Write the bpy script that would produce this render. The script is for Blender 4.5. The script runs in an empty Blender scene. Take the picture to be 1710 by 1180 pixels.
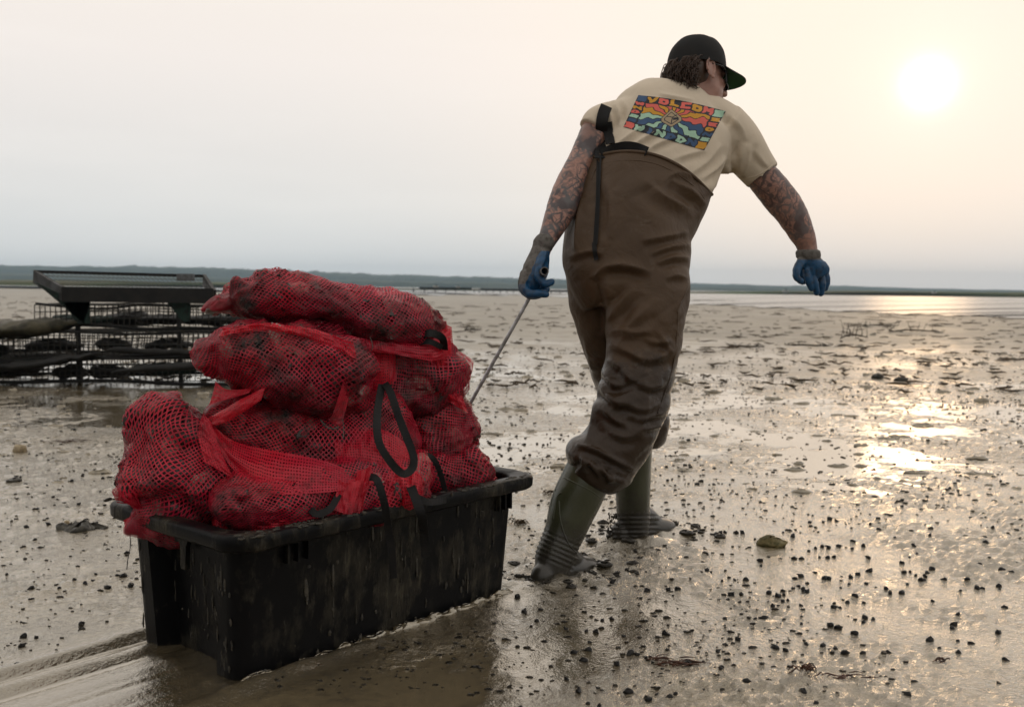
import bpy, bmesh, math, random
import numpy as np
from mathutils import Vector, Matrix
from mathutils.bvhtree import BVHTree

random.seed(7)
rng = np.random.default_rng(7)
scene = bpy.context.scene
COL = scene.collection

# ------------------------------------------------------------------ camera
PW, PH, FPX = 1710.0, 1180.0, 1662.0
CAM = np.array([0.0, 0.0, 0.92])
PITCH = math.atan((590 - 480) / FPX)
ROLL = math.radians(0.66)
_f = np.array([0, math.cos(PITCH), -math.sin(PITCH)])
_u0 = np.array([0, math.sin(PITCH), math.cos(PITCH)])
_r0 = np.array([1.0, 0, 0])
_r = _r0 * math.cos(ROLL) + _u0 * math.sin(ROLL)
_u = _u0 * math.cos(ROLL) - _r0 * math.sin(ROLL)

def ray(px, py):
    return _f + _r * ((px - PW / 2) / FPX) - _u * ((py - PH / 2) / FPX)

def at(px, py, Y):                       # the point at distance Y seen at that place
    d = ray(px, py)
    return CAM + d * (Y / d[1])

def ground(px, py, z=0.0):
    d = ray(px, py)
    return CAM + d * ((z - CAM[2]) / d[2])

def proj(V):
    D = np.asarray(V) - CAM
    w = D @ _f
    return PW / 2 + FPX * (D @ _r) / w, PH / 2 - FPX * (D @ _u) / w

cam_d = bpy.data.cameras.new('camera')
cam_d.sensor_width = 36.0
cam_d.sensor_fit = 'HORIZONTAL'
cam_d.lens = 36.0 * FPX / PW
cam_d.clip_start = 0.05
cam_d.clip_end = 9000.0
cam_d.dof.use_dof = True
cam_d.dof.focus_distance = 2.95
cam_d.dof.aperture_fstop = 4.5
cam = bpy.data.objects.new('camera', cam_d)
COL.objects.link(cam)
M = Matrix.Identity(4)
for i in range(3):
    M[i][0], M[i][1], M[i][2], M[i][3] = _r[i], _u[i], -_f[i], CAM[i]
cam.matrix_world = M
scene.camera = cam

# ------------------------------------------------------------------ sky and sun
sd = ray(1550, 140)
sd = sd / np.linalg.norm(sd)
SUN_EL = math.asin(sd[2])
SUN_AZ = math.atan2(sd[0], sd[1])

world = bpy.data.worlds.new('World')
scene.world = world
world.use_nodes = True
nt = world.node_tree
nt.nodes.clear()

def N(nt, kind, **kw):
    n = nt.nodes.new(kind)
    for k, v in kw.items():
        setattr(n, k, v)
    return n

def math_node(nt, op, a, b=None, clamp=False):
    n = N(nt, 'ShaderNodeMath', operation=op, use_clamp=clamp)
    for i, v in enumerate((a, b)):
        if v is None:
            continue
        if isinstance(v, (int, float)):
            n.inputs[i].default_value = v
        else:
            nt.links.new(v, n.inputs[i])
    return n.outputs[0]

def mix_col(nt, fac, a, b, blend='MIX'):
    n = N(nt, 'ShaderNodeMix', data_type='RGBA', blend_type=blend)
    for s, v in ((0, fac), (6, a), (7, b)):
        if isinstance(v, (int, float)):
            n.inputs[s].default_value = v
        elif isinstance(v, (tuple, list)):
            n.inputs[s].default_value = (v[0], v[1], v[2], 1)
        else:
            nt.links.new(v, n.inputs[s])
    return n.outputs[2]

def ramp(nt, fac, stops, interp='LINEAR'):
    n = N(nt, 'ShaderNodeValToRGB')
    cr = n.color_ramp
    cr.interpolation = interp
    while len(cr.elements) < len(stops):
        cr.elements.new(0.5)
    for e, (p, c) in zip(cr.elements, stops):
        e.position = p
        e.color = (c, c, c, 1) if isinstance(c, (int, float)) else (c[0], c[1], c[2], 1)
    nt.links.new(fac, n.inputs[0])
    return n.outputs[0]

tc = N(nt, 'ShaderNodeTexCoord')
nrm = N(nt, 'ShaderNodeVectorMath', operation='NORMALIZE')
nt.links.new(tc.outputs['Generated'], nrm.inputs[0])
sep = N(nt, 'ShaderNodeSeparateXYZ')
nt.links.new(nrm.outputs[0], sep.inputs[0])
elev = ramp(nt, math_node(nt, 'MULTIPLY', sep.outputs[2], 2.0, True), [
    (0.0, (0.73, 0.75, 0.745)), (0.10, (0.75, 0.76, 0.75)), (0.26, (0.80, 0.775, 0.75)),
    (0.42, (0.885, 0.825, 0.78)), (0.60, (0.915, 0.84, 0.765)), (1.0, (0.93, 0.87, 0.81))])
sky = N(nt, 'ShaderNodeTexSky', sky_type='NISHITA')
sky.sun_disc = False
sky.sun_elevation = SUN_EL
sky.sun_rotation = SUN_AZ
sky.dust_density = 6.0
sky.air_density = 1.0
skys = N(nt, 'ShaderNodeVectorMath', operation='SCALE')
nt.links.new(sky.outputs[0], skys.inputs[0])
skys.inputs[3].default_value = 0.10
base = mix_col(nt, 0.05, elev, skys.outputs[0])
# thin high cloud streaks
mp = N(nt, 'ShaderNodeMapping')
mp.inputs['Scale'].default_value = (1.2, 1.2, 9.0)
mp.inputs['Rotation'].default_value = (0.0, 0.12, 0.0)
nt.links.new(nrm.outputs[0], mp.inputs[0])
cn = N(nt, 'ShaderNodeTexNoise')
cn.inputs['Scale'].default_value = 2.2
cn.inputs['Detail'].default_value = 5.0
nt.links.new(mp.outputs[0], cn.inputs['Vector'])
cl = ramp(nt, cn.outputs[0], [(0.42, 0.0), (0.75, 1.0)])
base = mix_col(nt, math_node(nt, 'MULTIPLY', cl, 0.22), base, (1.0, 0.96, 0.90))
dot = N(nt, 'ShaderNodeVectorMath', operation='DOT_PRODUCT')
nt.links.new(nrm.outputs[0], dot.inputs[0])
dot.inputs[1].default_value = tuple(sd)
dpos = math_node(nt, 'MAXIMUM', dot.outputs[1], 0.0)
g1 = math_node(nt, 'POWER', dpos, 22.0)
g2 = math_node(nt, 'POWER', dpos, 600.0)
g3 = math_node(nt, 'POWER', dpos, 6500.0)
def scaled(col, fac):
    n = N(nt, 'ShaderNodeVectorMath', operation='SCALE')
    n.inputs[0].default_value = col
    nt.links.new(fac, n.inputs[3])
    return n.outputs[0]
def addv(a, b):
    n = N(nt, 'ShaderNodeVectorMath', operation='ADD')
    nt.links.new(a, n.inputs[0]); nt.links.new(b, n.inputs[1])
    return n.outputs[0]
gm = N(nt, 'ShaderNodeMapRange'); nt.links.new(dot.outputs[1], gm.inputs[0]); gm.inputs[1].default_value = -1.0; gm.inputs[2].default_value = 0.62; gm.inputs[3].default_value = 0.62; gm.inputs[4].default_value = 1.0
base = mix_col(nt, 1.0, base, gm.outputs[0], 'MULTIPLY')
base = mix_col(nt, math_node(nt, 'MULTIPLY', g1, 0.65, True), base, (0.90, 0.765, 0.655))
tot = addv(base, scaled((0.03, 0.01, 0.0), g1))
tot = addv(tot, scaled((0.07, 0.085, 0.07), g2))
tot = addv(tot, scaled((1.0, 1.0, 0.95), g3))
bg = N(nt, 'ShaderNodeBackground')
bg.inputs['Strength'].default_value = 1.0
nt.links.new(tot, bg.inputs[0])
wo = N(nt, 'ShaderNodeOutputWorld')
nt.links.new(bg.outputs[0], wo.inputs[0])

sun_d = bpy.data.lights.new('sun', 'SUN')
sun_d.energy = 0.055
sun_d.angle = math.radians(5.0)
sun_d.color = (1.0, 0.66, 0.36)
sun = bpy.data.objects.new('sun', sun_d)
COL.objects.link(sun)
sun.rotation_euler = Vector(-sd).to_track_quat('-Z', 'Y').to_euler()
sun.location = (20, 40, 30)

scene.view_settings.view_transform = 'Standard'
scene.view_settings.look = 'None'
scene.view_settings.gamma = 1.0
scene.view_settings.exposure = 0.13
scene.view_settings.use_curve_mapping = False
cy = scene.cycles
cy.max_bounces = 8
cy.diffuse_bounces = 3
cy.glossy_bounces = 4
cy.transparent_max_bounces = 24
cy.volume_bounces = 1
cy.sample_clamp_indirect = 6.0
cy.sample_clamp_direct = 14.0
cy.use_denoising = True
cy.caustics_reflective = False
cy.caustics_refractive = False

# ------------------------------------------------------------------ helpers
def _hash(ix, iy, iz, seed):
    h = (ix.astype(np.int64) * 374761393 + iy.astype(np.int64) * 668265263 + iz.astype(np.int64) * 2147483647 + seed * 974711)
    h = (h ^ (h >> 13)) * 1274126177
    h = h ^ (h >> 16)
    return (h & 0xFFFFFF) / float(0xFFFFFF)

def noise(P, scale=1.0, seed=0):
    """value noise in -1..1"""
    P = np.asarray(P, float)
    if P.shape[1] == 2:
        P = np.column_stack([P, np.zeros(len(P))])
    Q = P * scale + 137.3
    I = np.floor(Q).astype(np.int64)
    Fr = Q - I
    Fr = Fr * Fr * Fr * (Fr * (Fr * 6 - 15) + 10)
    out = 0
    for dx in (0, 1):
        wx = Fr[:, 0] if dx else 1 - Fr[:, 0]
        for dy in (0, 1):
            wy = Fr[:, 1] if dy else 1 - Fr[:, 1]
            for dz in (0, 1):
                wz = Fr[:, 2] if dz else 1 - Fr[:, 2]
                out = out + wx * wy * wz * _hash(I[:, 0] + dx, I[:, 1] + dy, I[:, 2] + dz, seed)
    return out * 2 - 1

def fbm(P, scale, octv=4, seed=0, gain=0.5):
    o, a = 0, 1.0
    for k in range(octv):
        o = o + a * noise(P, scale * 2.03 ** k, seed + k * 17)
        a *= gain
    return o

def make_mesh(name, V, F, smooth=True):
    me = bpy.data.meshes.new(name)
    V = np.asarray(V, dtype=np.float32)
    if isinstance(F, np.ndarray):
        k = F.shape[1]
        me.vertices.add(len(V))
        me.vertices.foreach_set('co', V.ravel())
        me.loops.add(F.size)
        me.loops.foreach_set('vertex_index', F.astype(np.int32).ravel())
        me.polygons.add(len(F))
        me.polygons.foreach_set('loop_start', np.arange(0, F.size, k, dtype=np.int32))
        me.update(calc_edges=True)
    else:
        me.from_pydata([tuple(map(float, v)) for v in V], [], [tuple(int(i) for i in f) for f in F])
        me.update()
    if smooth:
        me.polygons.foreach_set('use_smooth', np.ones(len(me.polygons), dtype=bool))
    return me

def link(name, me, mat=None, parent=None, root=None):
    """one mesh object; geometry is in world space, moved into its thing's frame"""
    if root is not None and parent is None:
        parent = root
    o = bpy.data.objects.new(name, me)
    if mat is not None:
        for m in (mat if isinstance(mat, (list, tuple)) else [mat]):
            me.materials.append(m)
    COL.objects.link(o)
    if parent is not None:
        base = origin_of(parent)
        me.transform(Matrix.Translation(-base))
        o.parent = parent
    return o

def origin_of(o):
    v = Vector((0, 0, 0))
    while o is not None:
        v += o.location
        o = o.parent
    return v

def empty(name, loc):
    o = bpy.data.objects.new(name, None)
    o.empty_display_size = 0.1
    o.location = Vector([float(c) for c in loc])
    COL.objects.link(o)
    return o

def tag(o, label=None, cat=None, group=None, kind=None):
    if label: o['label'] = label
    if cat: o['category'] = cat
    if group: o['group'] = group
    if kind: o['kind'] = kind
    return o

def float_attr(me, name, vals):
    a = me.attributes.new(name, 'FLOAT', 'POINT')
    a.data.foreach_set('value', np.asarray(vals, dtype=np.float32))

def normals(V, F):
    V = np.asarray(V, float)
    n = np.zeros_like(V)
    F = np.asarray(F)
    a = V[F[:, 2]] - V[F[:, 0]]
    b = (V[F[:, 3]] if F.shape[1] == 4 else V[F[:, 1]]) - V[F[:, 1]]
    if F.shape[1] == 3:
        a, b = V[F[:, 1]] - V[F[:, 0]], V[F[:, 2]] - V[F[:, 0]]
    c = np.cross(a, b)
    for k in range(F.shape[1]):
        np.add.at(n, F[:, k], c)
    return n / np.maximum(np.linalg.norm(n, axis=1, keepdims=True), 1e-12)

def unit(v):
    return v / max(np.linalg.norm(v), 1e-12)

def resample(S, per=6):
    """Catmull-Rom through rows of S"""
    S = np.asarray(S, float)
    n = len(S)
    out = []
    for i in range(n - 1):
        p0, p1, p2, p3 = S[max(i - 1, 0)], S[i], S[i + 1], S[min(i + 2, n - 1)]
        for k in range(per):
            t = k / per
            out.append(0.5 * ((2 * p1) + (-p0 + p2) * t + (2 * p0 - 5 * p1 + 4 * p2 - p3) * t * t + (-p0 + 3 * p1 - 3 * p2 + p3) * t ** 3))
    out.append(S[-1])
    return np.array(out)

def grid_faces(nr, nc, wrap=False):
    r = np.arange(nr - 1)[:, None]
    c = np.arange(nc if wrap else nc - 1)[None, :]
    c2 = (c + 1) % nc
    return np.stack([(r * nc + c), (r * nc + c2), ((r + 1) * nc + c2), ((r + 1) * nc + c)], -1).reshape(-1, 4)

def loft(stations, seg=28, per=6, sup=2.0, caps=True, view=None, raw=False):
    """stations (px, py, Y, half width in px, half depth in m) -> closed tube; raw: (x,y,z,hw,hd) in metres"""
    st = []
    for s in stations:
        if raw:
            st.append(list(s[:5]))
        else:
            p = at(s[0], s[1], s[2])
            hw = s[3] * s[2] / FPX
            st.append([p[0], p[1], p[2], hw, s[4] if len(s) > 4 else hw])
    st = resample(st, per)
    st[:, 3:5] = np.maximum(st[:, 3:5], 0.0015)
    C = st[:, :3]
    T = np.gradient(C, axis=0)
    V = []
    ph = np.linspace(0, 2 * math.pi, seg, endpoint=False)
    cs, sn = np.cos(ph), np.sin(ph)
    e = 2.0 / sup
    cx, sx = np.sign(cs) * np.abs(cs) ** e, np.sign(sn) * np.abs(sn) ** e
    for i in range(len(C)):
        t = unit(T[i])
        v = unit(C[i] - CAM) if view is None else np.asarray(view, float)
        side = unit(np.cross(t, v))
        dep = unit(np.cross(side, t))
        V.append(C[i] + np.outer(cx, side) * st[i, 3] + np.outer(sx, dep) * st[i, 4])
    V = np.concatenate(V)
    F = grid_faces(len(C), seg, True).tolist()
    if caps:
        n = len(V)
        V = np.vstack([V, C[0], C[-1]])
        last = (len(C) - 1) * seg
        for k in range(seg):
            F.append([n, (k + 1) % seg, k])
            F.append([n + 1, last + k, last + (k + 1) % seg])
    return V, F

def ball(c, r, seg=16, ring=10, axes=None):
    """ellipsoid; r = 3 radii along axes (rows)"""
    r = np.array([r, r, r], float) if np.isscalar(r) else np.asarray(r, float)
    th = np.linspace(0, math.pi, ring + 1)[1:-1]
    ph = np.linspace(0, 2 * math.pi, seg, endpoint=False)
    P = [np.column_stack([np.sin(t) * np.cos(ph), np.sin(t) * np.sin(ph), np.full(seg, math.cos(t))]) for t in th]
    P = np.vstack(P + [[[0, 0, 1], [0, 0, -1]]]) * r
    if axes is not None:
        P = P @ np.asarray(axes)
    F = grid_faces(ring - 1, seg, True).tolist()
    n = (ring - 1) * seg
    for k in range(seg):
        F.append([n, k, (k + 1) % seg])
        F.append([n + 1, (ring - 2) * seg + (k + 1) % seg, (ring - 2) * seg + k])
    return P + np.asarray(c, float), F

def tube(pts, r, seg=8, per=4):
    pts = np.asarray(pts, float)
    rr = np.full(len(pts), r) if np.isscalar(r) else np.asarray(r, float)
    S = resample(np.column_stack([pts, rr]), per) if per > 1 else np.column_stack([pts, rr])
    C = S[:, :3]
    T = np.gradient(C, axis=0)
    up = np.array([0.3, 0.2, 0.93])
    if abs(unit(T[0]) @ unit(up)) > 0.95:
        up = np.array([0.9, 0.1, 0.2])
    s = unit(np.cross(T[0], up))
    V = []
    ph = np.linspace(0, 2 * math.pi, seg, endpoint=False)
    for i in range(len(C)):
        t = unit(T[i])
        s = unit(s - t * (s @ t))
        b = np.cross(t, s)
        V.append(C[i] + (np.outer(np.cos(ph), s) + np.outer(np.sin(ph), b)) * max(S[i, 3], 1e-4))
    V = np.vstack(V + [C[:1], C[-1:]])
    F = grid_faces(len(C), seg, True).tolist()
    n = len(C) * seg
    for k in range(seg):
        F.append([n, (k + 1) % seg, k])
        F.append([n + 1, n - seg + k, n - seg + (k + 1) % seg])
    return V, F

def box(c, ax, half):
    ax = np.asarray(ax, float)
    V = []
    for i in (-1, 1):
        for j in (-1, 1):
            for k in (-1, 1):
                V.append(np.asarray(c) + ax[0] * i * half[0] + ax[1] * j * half[1] + ax[2] * k * half[2])
    return np.array(V), [[0, 1, 3, 2], [4, 6, 7, 5], [0, 4, 5, 1], [2, 3, 7, 6], [0, 2, 6, 4], [1, 5, 7, 3]]

def join(parts):
    V, F, n = [], [], 0
    for v, f in parts:
        V.append(np.asarray(v))
        F += [[i + n for i in q] for q in (f.tolist() if isinstance(f, np.ndarray) else f)]
        n += len(v)
    return np.vstack(V), F

def fuse(parts, voxel, smooth=6, factor=0.5):
    """one continuous skin round overlapping closed shapes"""
    V, F = join(parts)
    me = make_mesh('tmp', V, F)
    o = bpy.data.objects.new('tmp', me)
    COL.objects.link(o)
    m = o.modifiers.new('r', 'REMESH')
    m.mode = 'VOXEL'
    m.voxel_size = voxel
    if smooth:
        s = o.modifiers.new('s', 'SMOOTH')
        s.factor = factor
        s.iterations = smooth
    dg = bpy.context.evaluated_depsgraph_get()
    res = bpy.data.meshes.new_from_object(o.evaluated_get(dg))
    n = len(res.vertices)
    co = np.empty(n * 3, np.float32)
    res.vertices.foreach_get('co', co)
    q = np.array([p.vertices[:] for p in res.polygons if len(p.vertices) == 4], dtype=np.int64)
    bpy.data.objects.remove(o)
    bpy.data.meshes.remove(me)
    bpy.data.meshes.remove(res)
    return co.reshape(-1, 3).astype(float), q

def seg_dist(X, Y, pts):
    """signed distance and parameter to a polyline, all in 2-D"""
    best = np.full(len(X), 1e9); bt = np.zeros(len(X)); bs = np.ones(len(X))
    pts = np.asarray(pts, float)
    L = np.concatenate([[0], np.cumsum(np.hypot(*np.diff(pts, axis=0).T))])
    for i in range(len(pts) - 1):
        a, b = pts[i], pts[i + 1]
        d = b - a
        l2 = d @ d
        t = np.clip(((X - a[0]) * d[0] + (Y - a[1]) * d[1]) / l2, 0, 1)
        ex, ey = X - (a[0] + t * d[0]), Y - (a[1] + t * d[1])
        dist = np.hypot(ex, ey)
        m = dist < best
        best[m] = dist[m]
        bt[m] = ((L[i] + t * math.sqrt(l2)) / L[-1])[m]
        bs[m] = np.where(d[0] * ey - d[1] * ex >= 0, 1, -1)[m]
    return best, bt, bs

def folds(V, Nn, strokes):
    """cloth folds: each stroke is a ridge with a valley on one side"""
    px, py = proj(V)
    facing = -np.einsum('ij,ij->i', Nn, (V - CAM) / np.linalg.norm(V - CAM, axis=1, keepdims=True))
    w8 = np.clip(facing * 3, 0, 1)
    D = np.zeros(len(V))
    for pts, wid, amp in strokes:
        d, t, s = seg_dist(px, py, resample(pts, 5))
        fade = np.clip(np.sin(np.pi * np.clip(t, 0, 1)), 0, 1) ** 0.6
        fade = np.where(d < 6 * wid, fade, 0)
        sd_ = d * s
        D += amp * fade * (np.exp(-np.abs(sd_) / (0.75 * wid)) - 0.75 * np.exp(-((sd_ - 1.5 * wid) / (1.1 * wid)) ** 2))
    return V + Nn * (D * w8)[:, None]

# ------------------------------------------------------------------ materials
def new_mat(name):
    m = bpy.data.materials.new(name)
    m.use_nodes = True
    nt = m.node_tree
    nt.nodes.clear()
    out = N(nt, 'ShaderNodeOutputMaterial')
    b = N(nt, 'ShaderNodeBsdfPrincipled')
    nt.links.new(b.outputs[0], out.inputs[0])
    return m, nt, b, out

def tex_noise(nt, vec, scale, detail=4.0, rough=0.55, stretch=None):
    n = N(nt, 'ShaderNodeTexNoise')
    n.inputs['Scale'].default_value = scale
    n.inputs['Detail'].default_value = detail
    n.inputs['Roughness'].default_value = rough
    if stretch is not None:
        mp = N(nt, 'ShaderNodeMapping')
        mp.inputs['Scale'].default_value = stretch
        nt.links.new(vec, mp.inputs[0])
        vec = mp.outputs[0]
    nt.links.new(vec, n.inputs['Vector'])
    return n.outputs[0]

def bump(nt, b, h, strength, dist):
    n = N(nt, 'ShaderNodeBump')
    n.inputs['Strength'].default_value = strength
    n.inputs['Distance'].default_value = dist
    nt.links.new(h, n.inputs['Height'])
    nt.links.new(n.outputs[0], b.inputs['Normal'])
    return n

def pos(nt):
    return N(nt, 'ShaderNodeNewGeometry').outputs['Position']

def obj_coord(nt):
    return N(nt, 'ShaderNodeTexCoord').outputs['Object']

def simple_mat(name, c1, c2, scale=20, rough=(0.5, 0.7), bump_s=0.3, bump_d=0.002, bscale=None, stretch=None, mid=(0.4, 0.62), metallic=0.0, spec=0.25):
    m, nt, b, out = new_mat(name)
    v = obj_coord(nt)
    n1 = tex_noise(nt, v, scale, 5, 0.6, stretch)
    f = ramp(nt, n1, [(mid[0], 0.0), (mid[1], 1.0)])
    nt.links.new(mix_col(nt, f, c1, c2), b.inputs['Base Color'])
    nt.links.new(ramp(nt, f, [(0, rough[0]), (1, rough[1])]), b.inputs['Roughness'])
    b.inputs['Metallic'].default_value = metallic
    b.inputs['Specular IOR Level'].default_value = spec
    bump(nt, b, tex_noise(nt, v, bscale or scale * 4, 4, 0.6, stretch), bump_s, bump_d)
    return m
# ------------------------------------------------------------------ mud flat, water, far shore
# tub frame: long axis U, short axis W, centre
TUB_ANG = math.radians(49.8)
TU = np.array([math.cos(TUB_ANG), math.sin(TUB_ANG), 0.0])
TW = np.array([-math.sin(TUB_ANG), math.cos(TUB_ANG), 0.0])
TC = np.array([-0.480, 2.745, 0.0])
BOOT1 = np.array([0.155, 3.16]); BOOT2 = np.array([0.47, 3.64])

def mud_height(P):
    """height and wet-pool weight of the flat at P (n,2)"""
    r = np.hypot(P[:, 0], P[:, 1])
    Q = P + 0.10 * np.column_stack([noise(P, 2.1, 41), noise(P, 2.1, 42)])
    big = fbm(Q, 0.95, 3, 3) * 0.5 + noise(P, 0.28, 77) * 0.3
    mid = fbm(Q, 6.0, 3, 11, 0.55)
    fine = fbm(P, 26.0, 3, 23, 0.55)
    ridg = 1 - np.abs(noise(Q, 9.0, 31))
    patch = np.clip((noise(Q, 1.7, 63) * 0.7 + noise(Q, 4.3, 64) * 0.45) * 1.6 + 0.5, 0, 1)
    calm = np.exp(-((P[:, 0] - 0.10 - 0.35 * (P[:, 1] - 2.6)) / 0.42) ** 4 - ((P[:, 1] - 2.60) / 0.55) ** 4) * np.clip(0.75 + 0.5 * noise(Q, 3.1, 68), 0, 1)
    rough = np.clip(0.38 + 0.95 * patch - 0.95 * calm, 0.10, 1.25)
    h = 0.020 * big + 0.0034 * mid + 0.0030 * rough * fine * np.clip(1.3 - r / 12, 0.3, 1) + 0.0042 * (0.35 + 0.65 * rough) * (ridg - 0.6)
    fr_ = 1 - np.abs(fbm(Q, 17.0, 2, 131, 0.5))
    h += 0.0085 * np.clip(fr_ - 0.72, 0, 1) / 0.28 * np.clip(rough - 0.45, 0, 1) * np.clip(1.4 - r / 14, 0.3, 1)
    # scattered low hummocks, higher farther out
    hum = np.clip(noise(Q, 2.7, 55) - 0.35, 0, 1)
    h += 0.03 * hum * np.clip(r / 9, 0.25, 1.4)
    h += np.clip((r - 8) / 25, 0, 1) * 0.02 * fbm(P * np.array([0.5, 1.6]), 1.1, 3, 91)
    # trail pressed by the tub
    L = P - TC[:2]
    a = L @ TU[:2]; w = L @ TW[:2]
    trail = np.clip((0.10 - a) / 0.25, 0, 1) * np.clip((0.34 - np.abs(w)) / 0.06, 0, 1)
    scr = 0.0022 * noise(np.column_stack([w * 34, a * 1.6]), 1.0, 9) + 0.0012 * noise(np.column_stack([w * 60, a * 3]), 1.0, 19)
    groove = -0.012 * np.exp(-((w - 0.20) / 0.022) ** 2) + 0.014 * np.exp(-((w - 0.245) / 0.024) ** 2) + 0.010 * np.exp(-((w - 0.15) / 0.02) ** 2) \
             - 0.008 * np.exp(-((w - 0.10) / 0.02) ** 2) + 0.012 * np.exp(-((w + 0.25) / 0.03) ** 2)
    wob = 1 + 0.35 * noise(P, 4, 66)
    h = h * (1 - trail) + trail * (0.000 + 1.2 * scr + 0.95 * groove * wob)
    # mud pushed up round the tub
    box_d = np.maximum(np.abs(a) - 0.49, np.abs(w) - 0.23)
    h += 0.007 * np.exp(-((box_d - 0.02) / 0.03) ** 2) * (0.7 + 0.7 * noise(P, 14, 71))
    # footprints and slurry round the boots
    slur_reflect = np.zeros(len(P))
    for c in (BOOT1, BOOT2):
        d = np.hypot(P[:, 0] - c[0], P[:, 1] - c[1])
        slur_reflect = np.maximum(slur_reflect, np.exp(-(d / 0.26) ** 2))
    h += slur_reflect * 0.010 * fbm(P, 19, 3, 88)
    for c in (BOOT1 + [0.02, 0.02], BOOT2 + [0.03, 0.03]):
        q = P - c
        dd = np.hypot((q @ np.array([.7, .71])) / 1.7, q @ np.array([-.71, .7]))
        h += 0.020 * np.exp(-((dd - 0.095) / 0.035) ** 2) * (0.75 + 0.6 * noise(P, 16, 52))
    # calm slick in front of the tub and the man that carries the reflections
    lvl = -0.0036
    k = 0.0009
    pool = 1 / (1 + np.exp((h - lvl) / 0.0005))
    hs = lvl + k * np.log1p(np.exp(np.clip((h - lvl) / k, -40, 40)))
    pool = np.maximum(pool, 0)
    ripple = 0.00045 * slur_reflect * noise(np.column_stack([P[:, 0], P[:, 1]]), 60, 14)
    return hs + ripple, pool, np.maximum(slur_reflect, 0.8 * calm), trail, rough  # calm adds the painted dark reflection of man and tub to the slurry

# radial sheet of mud, finer near the viewer's side
nrow, ncol = 1080, 560
ROW0, RPOW = 1.6, 1.25
rows = ROW0 * (150 / ROW0) ** (np.linspace(0, 1, nrow) ** RPOW)
ang = np.linspace(-0.86, 0.86, ncol)
GX = (rows[:, None] * np.tan(ang)[None, :] * 0.78).ravel()
GY = np.repeat(rows, ncol)
GP = np.column_stack([GX, GY])
hz, pool, slur_reflect, trail, rough = mud_height(GP)
fade = np.clip((150 - GY) / 40, 0, 1)
V = np.column_stack([GX, GY, hz * fade])
me = make_mesh('mud_flat', V, grid_faces(nrow, ncol))
float_attr(me, 'pool', pool)
float_attr(me, 'rough', rough)
float_attr(me, 'slur_reflect', np.clip(slur_reflect + trail * 0.8, 0, 1))
_mudbvh_dummy = None

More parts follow.
